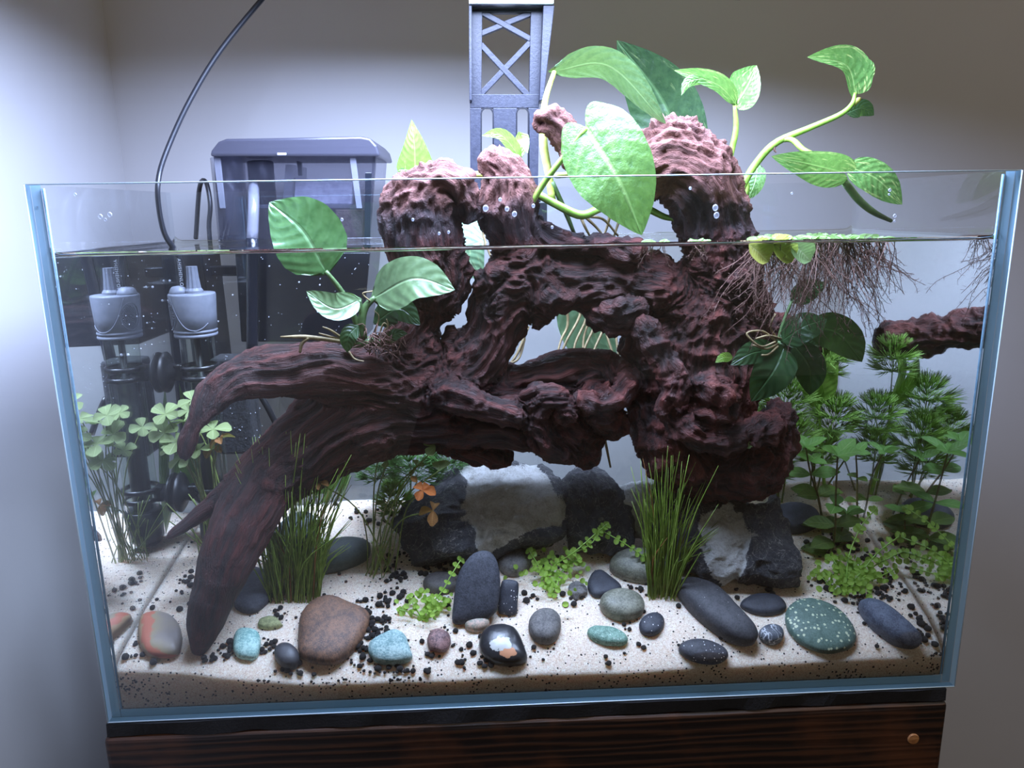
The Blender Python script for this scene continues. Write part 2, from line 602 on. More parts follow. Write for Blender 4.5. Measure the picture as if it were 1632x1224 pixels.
bar('clamp_jaw', [(752, 300), (862, 300), (862, 322), (752, 322)], YA - .001, YA + .018, M_blackmetal, lamp)
V, Fc = prism([(747, -4), (883, -4), (883, 7), (747, 7)], YA - .014, YA + .012)
bevel(mk('foot', V, Fc, M_alu, lamp, False), .001, 2)
LX0, LX1, LY0, LY1 = -.215, .192, -.09, .222
hb = MB()
zt = LAMP_Z + .016
for (x0, x1, y0, y1, z0, z1) in ((LX0, LX1, LY0, LY1, zt - .004, zt), (LX0, LX1, LY1 - .006, LY1, LAMP_Z, zt - .004), (LX0, LX1, LY0, LY0 + .006, LAMP_Z, zt - .004),
                                 (LX0, LX0 + .004, LY0 + .006, LY1 - .006, LAMP_Z + .006, zt - .004), (LX1 - .004, LX1, LY0 + .006, LY1 - .006, LAMP_Z, zt - .004)):
    hb.add(*box(x0, x1, y0, y1, z0, z1))
hb.V = [v + np.column_stack([v[:, 0] * 0, v[:, 0] * 0, (LX1 - v[:, 0]) * .05]) for v in hb.V]   # hangs a little askew
hb.build('housing', M_blackmetal, lamp, smooth=False)
ld = bpy.data.lights.new('led_panel', 'AREA')
ld.shape = 'RECTANGLE'; ld.size = LX1 - LX0 - .02; ld.size_y = .18; ld.spread = math.radians(166)
ld.energy = LAMP_POWER; ld.color = LAMP_COLOR
lo_ = bpy.data.objects.new('led_panel', ld)
COL.objects.link(lo_)
lo_.parent = lamp
lo_.location = np.array([(LX0 + LX1) / 2, LY0 + .138, LAMP_Z + .010 + .05 * (LX1 - LX0) / 2]) - OFF[lamp.name]
lo_.rotation_euler = (0, math.atan(.05), 0)
# ------------------------------------------------------------------ driftwood: a signed distance field of tapering limbs, meshed and grained
WOOD = [  # chains of (pixel x, pixel y, depth, half width in pixels)
    # foot and long lower limb
    [(318, 1032, .020, 17), (330, 985, .024, 29), (347, 925, .032, 36), (368, 868, .045, 41), (398, 812, .062, 46), (430, 765, .078, 50), (480, 722, .088, 60), (540, 685, .094, 64), (600, 655, .097, 68), (660, 650, .097, 66), (720, 660, .096, 50), (780, 665, .094, 42), (840, 668, .092, 44), (890, 672, .094, 46), (925, 700, .096, 30), (940, 728, .096, 13)],
    # prong resting to the left
    [(260, 860, .060, 1.5), (288, 843, .064, 5), (320, 820, .070, 10), (352, 797, .074, 17), (390, 775, .077, 28), (430, 745, .082, 40)],
    # upper left arm
    [(294, 727, .020, 1.5), (302, 697, .024, 7), (318, 660, .030, 14), (340, 627, .038, 21), (378, 603, .050, 27), (430, 594, .062, 32), (490, 592, .072, 38), (550, 592, .080, 44), (610, 598, .088, 54), (660, 612, .094, 66)],
    # left stump above the water and the trunk under it
    [(737, 283, .066, 17), (705, 285, .068, 24), (680, 312, .072, 42), (672, 350, .078, 54), (678, 395, .082, 54), (684, 440, .086, 46), (690, 480, .088, 30), (668, 520, .09, 36), (652, 570, .092, 48), (650, 610, .094, 60)],
    [(722, 285, .064, 16), (748, 315, .068, 14), (748, 340, .07, 12)],
    [(705, 470, .084, 24), (722, 480, .084, 14), (728, 440, .084, 16), (715, 410, .082, 26)],
    # spike
    [(719, 518, .088, 3.5), (714, 545, .09, 9), (704, 580, .092, 20), (690, 620, .094, 34)],
    # second stump and its root along the water line
    [(772, 264, .078, 11), (792, 262, .078, 16), (806, 285, .08, 26), (808, 320, .082, 37), (812, 355, .086, 38), (826, 390, .09, 36), (850, 425, .092, 36)],
    [(845, 352, .08, 9), (865, 368, .08, 12), (900, 382, .08, 11), (950, 388, .08, 10), (985, 393, .082, 11), (1010, 400, .084, 12)],
    # arch under the surface
    [(815, 425, .09, 36), (860, 432, .092, 36), (920, 440, .094, 42), (985, 450, .098, 46), (1040, 458, .102, 40), (1100, 484, .106, 44), (1140, 500, .108, 60)],
    [(790, 445, .082, 22), (776, 448, .080, 14), (772, 440, .078, 6)],
    [(820, 425, .078, 12), (796, 436, .076, 10), (776, 440, .075, 4)],
    [(800, 478, .074, 10), (790, 492, .074, 7), (780, 500, .075, 4)],
    # diagonal from the arch down to the middle
    [(828, 445, .09, 40), (800, 480, .092, 44), (782, 525, .094, 40), (757, 572, .095, 42), (715, 610, .096, 52), (690, 640, .096, 56)],
    # lumps under the arch
    [(860, 470, .086, 24), (885, 470, .084, 20), (912, 465, .084, 14)],
    [(850, 490, .086, 14), (862, 505, .086, 9), (863, 514, .086, 4)],
    [(1000, 495, .084, 26), (970, 502, .082, 20), (945, 506, .082, 10)],
    # right trunk
    [(1140, 390, .098, 42), (1152, 430, .102, 48), (1125, 485, .112, 74), (1108, 540, .114, 88), (1105, 600, .113, 86), (1105, 655, .110, 80), (1115, 705, .104, 72), (1140, 735, .098, 52)],
    [(1030, 520, .106, 34), (1035, 580, .104, 36), (1048, 640, .100, 38), (1060, 690, .09, 44), (1100, 735, .09, 44), (1160, 748, .09, 42), (1205, 742, .09, 42), (1230, 710, .09, 27), (1238, 680, .09, 20), (1238, 668, .09, 14)],
    # ridge of old wood curling over the front of the trunk
    [(1032, 530, .062, 13), (1052, 560, .060, 9), (1074, 590, .058, 10), (1078, 620, .056, 12), (1066, 652, .056, 13), (1082, 682, .056, 14), (1116, 698, .058, 14), (1150, 698, .060, 12), (1190, 695, .064, 13), (1225, 685, .076, 18)],
    [(1108, 610, .058, 8), (1140, 625, .058, 13), (1152, 655, .058, 9), (1120, 662, .06, 11), (1108, 680, .06, 9)],
    [(1130, 455, .062, 20), (1108, 466, .060, 12), (1104, 488, .062, 9), (1118, 500, .066, 7)],
    [(1010, 485, .07, 11), (990, 494, .068, 12), (972, 492, .07, 7)],
    # upper right arch above the water
    [(857, 195, .075, 4), (868, 191, .075, 7), (884, 194, .076, 12), (904, 220, .08, 16), (940, 258, .085, 28), (985, 270, .088, 34), (1030, 266, .09, 44), (1066, 250, .09, 53), (1104, 278, .09, 54), (1128, 318, .092, 48), (1138, 352, .095, 46), (1144, 395, .098, 47), (1152, 440, .1, 52)],
    [(1052, 212, .086, 10), (1076, 205, .086, 11), (1096, 216, .088, 12)],
    # bowl shaped right end of the lower limb
    [(760, 640, .1, 34), (820, 622, .104, 34), (880, 608, .108, 34), (940, 596, .108, 30), (985, 600, .1, 20)],
    [(985, 592, .094, 14), (1003, 606, .090, 11), (1016, 611, .088, 8)],
    [(1003, 606, .082, 12), (985, 632, .074, 11), (955, 646, .070, 10), (930, 636, .070, 8), (918, 630, .072, 5)],
    [(950, 650, .086, 34), (968, 668, .09, 24), (980, 683, .092, 12)],
    [(840, 648, .072, 12), (862, 628, .068, 10), (885, 628, .066, 9), (906, 640, .068, 7)],
    [(850, 660, .068, 9), (872, 646, .064, 9), (895, 650, .064, 7), (905, 664, .066, 5)],
    [(848, 655, .07, 10), (858, 690, .07, 10), (880, 712, .076, 12), (905, 720, .084, 14)],
    [(640, 640, .078, 18), (700, 628, .070, 18), (755, 640, .066, 16), (800, 655, .066, 13), (835, 662, .068, 12)],
    # dark keel under the middle
    [(720, 690, .1, 34), (760, 702, .104, 30), (785, 718, .106, 22), (800, 728, .106, 12)],
    # stub towards the back right
    [(1150, 530, .12, 40), (1210, 530, .145, 22), (1270, 538, .165, 19), (1340, 545, .18, 17), (1358, 548, .184, 12)],
    [(1180, 470, .11, 28), (1196, 500, .12, 22)],
]
CARVE = [  # px, py, depth, rx, ry (pixels), ry in metres
    (938, 604, .066, 34, 24, .030), (1086, 655, .046, 18, 26, .014), (1152, 682, .044, 24, 18, .010), (882, 668, .050, 26, 22, .018),
    (930, 680, .052, 30, 26, .014), (1195, 706, .052, 15, 12, .012), (1150, 505, .044, 36, 26, .010), (1096, 418, .098, 9, 22, .05),
    (1060, 560, .04, 26, 20, .012), (1172, 590, .05, 22, 60, .010), (960, 480, .05, 30, 18, .015),
    (703, 536, .088, 13, 22, .09), (1090, 255, .048, 14, 10, .016), (1045, 285, .05, 20, 8, .012)]


def build_wood():
    h = .00128
    lo = np.array([-.297, .010, .018]); hi = np.array([.276, .199, .462])
    n = np.ceil((hi - lo) / h).astype(int)
    Fd = np.full(n, 1.0, np.float32)
    ax = [lo[i] + h * np.arange(n[i]) for i in range(3)]
    segs = []; extra = []
    for ch in WOOD:
        Q = np.array([[*at(a, b, c), r * mpp(at(a, b, c))] for a, b, c, r in ch])
        m = max(len(Q) * 2 - 1, 3)
        Q = catmull(Q, m)
        L0 = 0.0; off = RNG.uniform(-.02, .02, 3)
        for a, b in zip(Q[:-1], Q[1:]):
            segs.append((a[:3], b[:3], max(a[3], .001), max(b[3], .001)))
            extra.append((L0, off)); L0 += np.linalg.norm(b[:3] - a[:3])
    k = .0055
    for a, b, ra, rb in segs:
        R = max(ra, rb) + .016
        i0 = np.maximum(np.floor((np.minimum(a, b) - R - lo) / h).astype(int), 0)
        i1 = np.minimum(np.ceil((np.maximum(a, b) + R - lo) / h).astype(int), n)
        if (i1 <= i0).any(): continue
        sl = tuple(slice(i0[j], i1[j]) for j in range(3))
        gx, gy, gz = np.meshgrid(*[ax[j][sl[j]].astype(np.float32) for j in range(3)], indexing='ij', sparse=True)
        ab = b - a
        L = ab @ ab + 1e-12
        tt = np.clip(((gx - a[0]) * ab[0] + (gy - a[1]) * ab[1] + (gz - a[2]) * ab[2]) / L, 0, 1)
        d = np.sqrt((gx - a[0] - tt * ab[0]) ** 2 + ((gy - a[1] - tt * ab[1]) * 1.08) ** 2 + (gz - a[2] - tt * ab[2]) ** 2) - (ra + tt * (rb - ra))
        f = Fd[sl]
        hh = np.clip(.5 + .5 * (f - d) / k, 0, 1)
        Fd[sl] = f * (1 - hh) + d * hh - k * hh * (1 - hh)
    k = .004
    for px, py, Y, rx, rz, ry in CARVE:
        c = at(px, py, Y); s = mpp(c)
        rr = np.array([rx * s, ry, rz * s])
        i0 = np.maximum(np.floor((c - rr - .012 - lo) / h).astype(int), 0)
        i1 = np.minimum(np.ceil((c + rr + .012 - lo) / h).astype(int), n)
        sl = tuple(slice(i0[j], i1[j]) for j in range(3))
        gx, gy, gz = np.meshgrid(*[ax[j][sl[j]].astype(np.float32) for j in range(3)], indexing='ij', sparse=True)
        d = (np.sqrt(((gx - c[0]) / rr[0]) ** 2 + ((gy - c[1]) / rr[1]) ** 2 + ((gz - c[2]) / rr[2]) ** 2) - 1) * rr.min()
        f = Fd[sl]; d = -d
        hh = np.clip(.5 - .5 * (f - d) / k, 0, 1)
        Fd[sl] = f * (1 - hh) + d * hh + k * hh * (1 - hh)
    band = np.nonzero(np.abs(Fd) < .010)
    P = np.stack([ax[j][band[j]] for j in range(3)], -1)
    Fd[band] += (.0026 * vnoise(P * 42) + .0009 * vnoise(P * 120 + 7)).astype(np.float32)
    # keep only what hangs together is not needed: all limbs overlap
    S = Fd < 0
    c8 = np.zeros(tuple(n - 1), np.int8)
    for i in (0, 1):
        for j in (0, 1):
            for l in (0, 1):
                c8 += S[i:n[0] - 1 + i, j:n[1] - 1 + j, l:n[2] - 1 + l]
    act = np.nonzero((c8 > 0) & (c8 < 8))
    A = np.stack(act, -1)
    idx = np.full(tuple(n - 1), -1, np.int32)
    idx[act] = np.arange(len(A))
    acc = np.zeros((len(A), 3)); cnt = np.zeros(len(A))
    cor = [(i, j, l) for i in (0, 1) for j in (0, 1) for l in (0, 1)]
    val = {c: Fd[A[:, 0] + c[0], A[:, 1] + c[1], A[:, 2] + c[2]] for c in cor}
    for c in cor:
        for d in range(3):
            if c[d]: continue
            e = list(c); e[d] = 1; e = tuple(e)
            va, vb = val[c], val[e]
            x = (va < 0) != (vb < 0)
            tt = np.where(x, va / np.where(x, va - vb, 1), 0)
            p = np.array(c, float)[None] + np.zeros((len(A), 3)); p[:, d] += tt
            acc[x] += p[x]; cnt[x] += 1
    V = lo + h * (A + acc / cnt[:, None])
    quads = []
    for d in range(3):
        u, w = [(1, 2), (2, 0), (0, 1)][d]
        s0 = [slice(None)] * 3; s1 = [slice(None)] * 3
        s0[d] = slice(0, n[d] - 1); s1[d] = slice(1, n[d])
        X = S[tuple(s0)] != S[tuple(s1)]
        g = np.stack(np.nonzero(X), -1)
        g = g[(g[:, u] > 0) & (g[:, w] > 0) & (g[:, u] < n[u] - 1) & (g[:, w] < n[w] - 1)]
        ins = S[g[:, 0], g[:, 1], g[:, 2]]
        def cell(du, dw):
            q = g.copy(); q[:, u] += du; q[:, w] += dw
            return idx[q[:, 0], q[:, 1], q[:, 2]]
        Qd = np.stack([cell(-1, -1), cell(0, -1), cell(0, 0), cell(-1, 0)], -1)
        Qd[~ins] = Qd[~ins][:, ::-1]
        quads.append(Qd)
    Q = np.vstack(quads)
    Q = Q[(Q >= 0).all(1)]
    # biggest connected body only
    lab = np.arange(len(V))
    E = np.vstack([Q[:, [0, 1]], Q[:, [1, 2]], Q[:, [2, 3]], Q[:, [3, 0]]])
    while True:
        new = lab.copy()
        np.minimum.at(new, E[:, 0], lab[E[:, 1]]); np.minimum.at(new, E[:, 1], lab[E[:, 0]])
        new = new[new]
        if (new == lab).all(): break
        lab = new
    big = np.bincount(lab).argmax()
    keep = lab == big
    remap = np.cumsum(keep) - 1
    Q = remap[Q[keep[Q[:, 0]]]]
    V = V[keep]
    # grain coordinates: the offset across the limb, with the way along it squeezed
    E2 = E_ = np.vstack([Q[:, [0, 1]], Q[:, [1, 2]], Q[:, [2, 3]], Q[:, [3, 0]]])
    for _ in range(7):                       # take the steps of the grid out
        S_ = np.zeros_like(V); c_ = np.zeros(len(V))
        np.add.at(S_, E2[:, 0], V[E2[:, 1]]); np.add.at(c_, E2[:, 0], 1)
        V = V * .35 + .65 * S_ / np.maximum(c_, 1)[:, None]
    W = np.zeros(len(V)); dm = np.full(len(V), 1e9); PG = np.zeros_like(V)
    D = []
    for a, b, ra, rb in segs:
        ab = b - a; L = ab @ ab + 1e-12
        tt = np.clip(((V - a) @ ab) / L, 0, 1)
        d = np.linalg.norm(V - a - tt[:, None] * ab, axis=1) - (ra + tt * (rb - ra))
        D.append((d, tt)); dm = np.minimum(dm, d)
    for (a, b, ra, rb), (d, tt), (s0, off) in zip(segs, D, extra):
        w = np.exp(-np.maximum(d - dm, 0) / .0025)
        m = w > 1e-3
        q = V[m] - a - tt[m, None] * (b - a)
        s = (s0 + tt[m] * np.linalg.norm(b - a))[:, None]
        PG[m] += w[m, None] * (q + off + s * np.array([.05, .04, -.045]))
        W[m] += w[m]
    PG /= W[:, None]

    def normals(V):
        nn = np.zeros_like(V)
        fn = np.cross(V[Q[:, 2]] - V[Q[:, 0]], V[Q[:, 3]] - V[Q[:, 1]])
        for j in range(4): np.add.at(nn, Q[:, j], fn)
        return nn / (np.linalg.norm(nn, axis=1)[:, None] + 1e-12)
    warp = np.stack([vnoise(V * 34 + 11), vnoise(V * 34 + 23), vnoise(V * 34 + 37)], -1) * .003
    pg = PG + warp
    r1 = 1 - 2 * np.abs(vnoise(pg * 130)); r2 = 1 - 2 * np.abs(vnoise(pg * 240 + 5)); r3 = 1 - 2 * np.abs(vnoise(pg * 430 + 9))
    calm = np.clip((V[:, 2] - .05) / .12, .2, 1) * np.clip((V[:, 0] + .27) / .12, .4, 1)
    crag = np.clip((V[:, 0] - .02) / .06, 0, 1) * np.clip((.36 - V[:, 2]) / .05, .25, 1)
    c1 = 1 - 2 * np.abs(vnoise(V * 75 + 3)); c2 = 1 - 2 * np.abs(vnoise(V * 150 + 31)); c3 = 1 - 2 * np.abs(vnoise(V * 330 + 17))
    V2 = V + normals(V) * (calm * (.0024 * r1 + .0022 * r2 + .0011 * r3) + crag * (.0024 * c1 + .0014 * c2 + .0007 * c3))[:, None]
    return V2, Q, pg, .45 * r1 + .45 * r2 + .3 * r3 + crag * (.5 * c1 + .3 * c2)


t = NT('mopani driftwood')
v = t.coord((1, 1, 1), 'grain')
n1 = t.noise(v, 150, 6, .65)
n2 = t.noise(v, 520, 5, .7)
n3 = t.noise(v, 1300, 3, .7)
wpos = t.n('ShaderNodeNewGeometry').outputs['Position']
patch = t.noise(wpos, 24, 4)
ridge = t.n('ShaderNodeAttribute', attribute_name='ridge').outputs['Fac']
f = t.math('ADD', t.math('MULTIPLY', n1, .42), t.math('ADD', t.math('MULTIPLY', n2, .3), t.math('MULTIPLY', ridge, .22)))  # ridge term blackens the grooves: crevice shade put into the wood colour
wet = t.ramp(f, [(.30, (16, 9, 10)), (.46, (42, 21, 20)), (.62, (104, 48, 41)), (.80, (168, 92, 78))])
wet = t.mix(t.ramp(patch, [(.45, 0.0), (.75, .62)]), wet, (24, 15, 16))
dry = t.ramp(f, [(.25, (46, 25, 22)), (.45, (98, 58, 50)), (.62, (136, 88, 76)), (.85, (168, 118, 103))])
sepz = t.n('ShaderNodeSeparateXYZ', {0: wpos}).outputs[2]
lvl = t.math('ADD', sepz, t.math('MULTIPLY', t.math('SUBTRACT', t.noise(wpos, 40, 4), .5), .055))
isdry = t.ramp(t.math('MULTIPLY', t.math('SUBTRACT', lvl, .338), 60), [(0, 0.0), (1, 1.0)])
splash = t.ramp(t.math('MULTIPLY', t.math('SUBTRACT', lvl, .318), 120), [(0, 0.0), (1, 1.0)])
soak = t.mix(t.math('MULTIPLY', splash, .72), wet, (26, 19, 22))
col = t.mix(isdry, soak, dry)
rg = t.n('ShaderNodeMapRange', {0: isdry, 3: .6, 4: .8}).outputs[0]
M_wood = t.done(t.bsdf(col, rg, t.bump(t.math('ADD', t.math('MULTIPLY', n3, .6), t.math('ADD', t.math('MULTIPLY', n1, .5), n2)), 1.0, .0034)))
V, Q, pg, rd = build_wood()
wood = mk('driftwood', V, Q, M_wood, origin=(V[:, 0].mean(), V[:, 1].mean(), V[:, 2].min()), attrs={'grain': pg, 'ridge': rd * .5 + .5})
tag(wood, 'large gnarled red-brown driftwood arching through the water and above it', 'driftwood')
print('WOOD', len(V), len(Q))
# ------------------------------------------------------------------ stones


def proj(P):
    d = (np.asarray(P) - CAMP) @ CM
    return np.stack([816 + F * d[..., 0] / d[..., 1], 612 - F * d[..., 2] / d[..., 1]], -1)


def ell(cx, cy, a, b, rot=0, sq=2.0, n=28):
    q = np.linspace(0, 2 * math.pi, n, endpoint=False)
    c, s = np.cos(q), np.sin(q)
    x = a * np.sign(c) * np.abs(c) ** (2 / sq); y = b * np.sign(s) * np.abs(s) ** (2 / sq)
    r = math.radians(rot)
    return np.column_stack([cx + x * math.cos(r) - y * math.sin(r), cy + x * math.sin(r) + y * math.cos(r)])


def stone(name, label, cat, outline, mat, th=.5, lie=1.0, lift=.35, rough=(.0006, 70), facets=0, group=None, masks=None, base=None, seed=0, pw=.78, nr=11, na=36, depth=None):
    """a rounded or broken stone: outline on its own resting plane, domed to both sides of it"""
    O = np.asarray(outline, float)
    if len(O) < 24: O = catmull(O, na, True)
    na = len(O)
    c2 = O.mean(0)
    yb = O[:, 1].max()
    P0 = on_sand(c2[0], c2[1] if lie > .6 else yb - 4) if base is None else on_sand(*base)
    n = unit(lie * sand_n(P0) + (1 - lie) * unit([0, -1, .25]))
    if depth is not None:
        P0 = at(c2[0], c2[1], depth)
    size = min(np.ptp(O[:, 0]), np.ptp(O[:, 1])) * mpp(P0)
    T = th * size * .5
    pl = P0 + n * T * (lift if lie > .6 else .5)
    R = np.array([ray(x, y) for x, y in O])
    tt = ((pl - CAMP) @ n) / (R @ n)
    ring = CAMP + R * tt[:, None]
    C = ring.mean(0)
    V = [C + n * T]
    for i in range(1, nr):
        ph = math.pi * i / nr
        r = math.sin(ph) ** pw; h = math.copysign(abs(math.cos(ph)) ** .72, math.cos(ph))
        V.append(C + (ring - C) * r * .985 + n * h * T)
    V.append(C - n * T)
    V = np.vstack([np.atleast_2d(v) for v in V])
    Fc = []
    for j in range(na):
        k = (j + 1) % na
        Fc.append((0, 1 + k, 1 + j))
        for i in range(nr - 2):
            a, b = 1 + i * na, 1 + (i + 1) * na
            Fc.append((a + j, a + k, b + k, b + j))
        e = 1 + (nr - 2) * na
        Fc.append((e + j, e + k, len(V) - 1))
    rs = np.random.default_rng(seed + int(c2[0] * 7 + c2[1]))
    D = V - C
    for _ in range(facets):
        m = unit(rs.normal(size=3) + n * .6)
        s = D @ m
        o = s.max() * rs.uniform(.64, .88)
        D = D - np.maximum(s - o, 0)[:, None] * m * .93
    V = C + D
    rad = D / (np.linalg.norm(D, axis=1)[:, None] + 1e-9)
    if facets:
        rg = (1 - 2 * np.abs(vnoise(V * rough[1] + seed))) * rough[0] + (1 - 2 * np.abs(vnoise(V * rough[1] * 2.5 + seed))) * rough[0] * .55
        if rough[0] > .001:
            rg = rg + .0042 * vnoise(V * 30 + seed) + .0008 * vnoise(V * 420 + seed)
        if masks and 'quartz' in masks:
            mq0 = masks['quartz'](proj(V)); rg = rg - .0055 * mq0 + .0016 * mq0 * vnoise(V * 260)
        V = V + rad * rg[:, None]
    else:
        V = V + rad * (1.5 * rough[0] * vnoise(V * rough[1] + seed) + .35 * rough[0] * vnoise(V * rough[1] * 4 + seed))[:, None]
    att = None
    if masks:
        px = proj(V)
        att = {}
        for k, f in masks.items(): att[k] = f(px)
    # orient: first face must look out
    ob = mk(name, V, Fc, mat, attrs=att, origin=C)
    me = ob.data
    if me.polygons[0].normal.dot(Vector(n)) < 0: me.flip_normals()
    return tag(ob, label, cat, group)


def pol_mask(pts, soft=8, wob=5, f=.05):
    P = catmull(np.asarray(pts, float), 48, True)

    def fn(px):
        x = px + wob * np.stack([vnoise(np.column_stack([px * f, px[:, :1] * 0])), vnoise(np.column_stack([px * f + 40, px[:, :1] * 0]))], -1)
        ins = np.zeros(len(x), bool); dm = np.full(len(x), 1e9)
        for i in range(len(P)):
            a, b = P[i], P[(i + 1) % len(P)]
            cr = (a[1] > x[:, 1]) != (b[1] > x[:, 1])
            xi = a[0] + (x[:, 1] - a[1]) / (b[1] - a[1] + 1e-9) * (b[0] - a[0])
            ins ^= cr & (x[:, 0] < xi)
            ab = b - a
            u = np.clip(((x - a) @ ab) / (ab @ ab + 1e-9), 0, 1)
            dm = np.minimum(dm, np.linalg.norm(x - a - u[:, None] * ab, axis=1))
        return np.clip(.5 + np.where(ins, dm, -dm) / soft, 0, 1)
    return fn


def stone_mat(name, lo, hi, scale=320, rough=.62, bump=.35, specks=None, spot_scale=380, spot_size=.22, gate=.62, streak=(1, 1, 1), vein=None):
    t = NT(name)
    v = t.coord(streak)
    big = t.noise(v, scale * .12, 4)
    fin = t.noise(v, scale * 2.4, 4, .75)
    mid_ = t.noise(v, scale * .6, 4, .65)
    col = t.ramp(t.math('ADD', t.math('MULTIPLY', big, .25), t.math('ADD', t.math('MULTIPLY', fin, .4), t.math('MULTIPLY', mid_, .35))), [(.43, lo), (.57, hi)])
    if vein:
        w = t.noise(t.coord(), 90, 3, .5, 1.5)
        ln = t.math('LESS_THAN', t.math('ABSOLUTE', t.math('SUBTRACT', w, .5)), .022)
        col = t.mix(t.math('MULTIPLY', ln, .75), col, vein)
    if specks:
        vo = t.coord()
        d = t.n('ShaderNodeTexVoronoi', {'Vector': vo, 'Scale': spot_scale}).outputs
        pick = t.n('ShaderNodeSeparateColor', {0: d['Color']}).outputs[0]
        on = t.math('MULTIPLY', t.math('LESS_THAN', t.math('ADD', d['Distance'], t.math('MULTIPLY', t.noise(vo, 900, 2), .2)), spot_size + .1), t.math('GREATER_THAN', t.math('ADD', pick, t.math('MULTIPLY', t.noise(vo, 70, 3), .6)), gate + .3))
        col = t.mix(on, col, specks)
    return t.done(t.bsdf(col, rough, t.bump(fin, bump, .0006)))


S_slate = stone_mat('dark slate', (48, 50, 58), (78, 80, 88), rough=.7, bump=.6)
S_black = stone_mat('black basalt', (36, 38, 45), (56, 58, 66), rough=.6)
S_blackdot = stone_mat('black basalt dusted with sand', (40, 42, 50), (60, 62, 70), specks=(232, 226, 220), spot_scale=520, spot_size=.2, gate=.72)
S_grey = stone_mat('grey stone', (88, 85, 83), (128, 123, 119), rough=.7, bump=.6)
S_char = stone_mat('charcoal stone', (54, 54, 58), (76, 75, 78), rough=.45)
S_olive = stone_mat('olive stone', (96, 96, 82), (142, 140, 122), rough=.5)
S_green = stone_mat('green stone with pale flecks', (74, 98, 88), (104, 128, 116), rough=.5, specks=(206, 214, 178), spot_scale=340, spot_size=.34, gate=.45)
S_sage = stone_mat('sage stone', (86, 122, 104), (150, 184, 164), scale=420, rough=.6, specks=(196, 214, 200), gate=.5)
S_dgreen = stone_mat('dark green stone', (62, 74, 72), (84, 96, 92), rough=.55)
S_turq = stone_mat('turquoise stone', (122, 172, 164), (194, 228, 216), scale=300, rough=.7, bump=.7)
S_teal = stone_mat('pale teal stone', (122, 156, 154), (190, 214, 208), scale=300, rough=.8, bump=.9)
S_brown = stone_mat('brown streaked stone', (76, 60, 54), (142, 104, 80), scale=260, rough=.5, bump=.5, streak=(2.2, 2.2, .35))
S_red = stone_mat('dark red stone', (86, 66, 68), (166, 126, 120), scale=420, rough=.55, bump=.6)
S_pink = stone_mat('pink and green stone', (120, 132, 118), (206, 172, 152), scale=520, rough=.5)
S_marble = stone_mat('grey stone with white veins', (64, 68, 76), (104, 108, 116), rough=.45, vein=(226, 228, 230))
S_moss = stone_mat('yellow-green stone', (120, 124, 84), (168, 170, 120), rough=.8)
S_blue = stone_mat('slate blue stone', (66, 72, 88), (104, 112, 128), scale=420, rough=.6, bump=.5, specks=(190, 196, 204), spot_scale=900, spot_size=.1, gate=.75)
t = NT('banded jasper')
vj = t.coord()
zz = t.n('ShaderNodeSeparateXYZ', {0: t.n('ShaderNodeMapping', {'Vector': vj, 'Rotation': (0, math.radians(-32), 0)}).outputs[0]}).outputs[2]
wj = t.math('ADD', t.math('MULTIPLY', zz, 34), t.math('MULTIPLY', t.noise(vj, 60, 3), .55))
cj = t.ramp(wj, [(.0, (150, 118, 88)), (.16, (168, 138, 102)), (.2, (176, 100, 76)), (.36, (182, 106, 82)), (.40, (152, 138, 108)), (.55, (140, 128, 116)), (.75, (130, 122, 120))])
S_jasper = t.done(t.bsdf(cj, .45, t.bump(t.noise(vj, 500, 4), .3, .0005)))
t = NT('black stone with pale patch')
vj = t.coord()
mw_ = t.n('ShaderNodeAttribute', attribute_name='white').outputs['Fac']
mo = t.n('ShaderNodeAttribute', attribute_name='orange').outputs['Fac']
nz = t.noise(vj, 420, 5, .7)
cb = t.ramp(nz, [(.35, (30, 30, 34)), (.7, (52, 51, 54))])
cb = t.mix(t.ramp(t.math('ADD', mo, t.math('MULTIPLY', t.math('SUBTRACT', nz, .5), 1.2)), [(.45, 0.0), (.55, 1.0)]), cb, (214, 150, 112))
cb = t.mix(t.ramp(t.math('ADD', mw_, t.math('MULTIPLY', t.math('SUBTRACT', nz, .5), 1.2)), [(.45, 0.0), (.55, 1.0)]), cb, (206, 204, 196))
S_patch = t.done(t.bsdf(cb, .3, t.bump(nz, .35, .0005)))

PB = 'smooth stones laid on the sand'
stone('pebble', 'tan stone with a wavy red band beside the driftwood foot', 'stone', [(222, 990), (232, 980), (252, 977), (274, 984), (288, 1002), (288, 1030), (280, 1043), (255, 1047), (230, 1043), (222, 1018)], S_jasper, .42, group=PB)
stone('pebble', 'upright turquoise grainy stone right of the driftwood foot', 'stone', ell(393, 1027, 21, 24, 4, 2.8), S_turq, .6, group=PB)
stone('pebble', 'small smooth charcoal egg touching the big brown stone', 'stone', ell(457, 1047, 22, 19, 40), S_char, .85, group=PB)
stone('pebble', 'large brown rounded triangular stone with rusty streaks', 'stone', [(474, 1030), (478, 985), (500, 958), (530, 951), (560, 962), (588, 978), (588, 1000), (570, 1032), (540, 1055), (508, 1058), (482, 1049)], S_brown, .36, group=PB)
stone('pebble', 'pale teal grainy stone right of the big brown stone', 'stone', [(587, 1042), (590, 1022), (612, 1008), (632, 1006), (646, 1016), (655, 1038), (656, 1050), (634, 1058), (602, 1058)], S_teal, .6, group=PB)
stone('pebble', 'small dark red rough pebble between the teal and the black stones', 'stone', [(681, 1020), (688, 1008), (702, 1004), (714, 1010), (718, 1024), (708, 1040), (697, 1044), (684, 1034)], S_red, .75, facets=3, rough=(.0004, 160), group=PB)
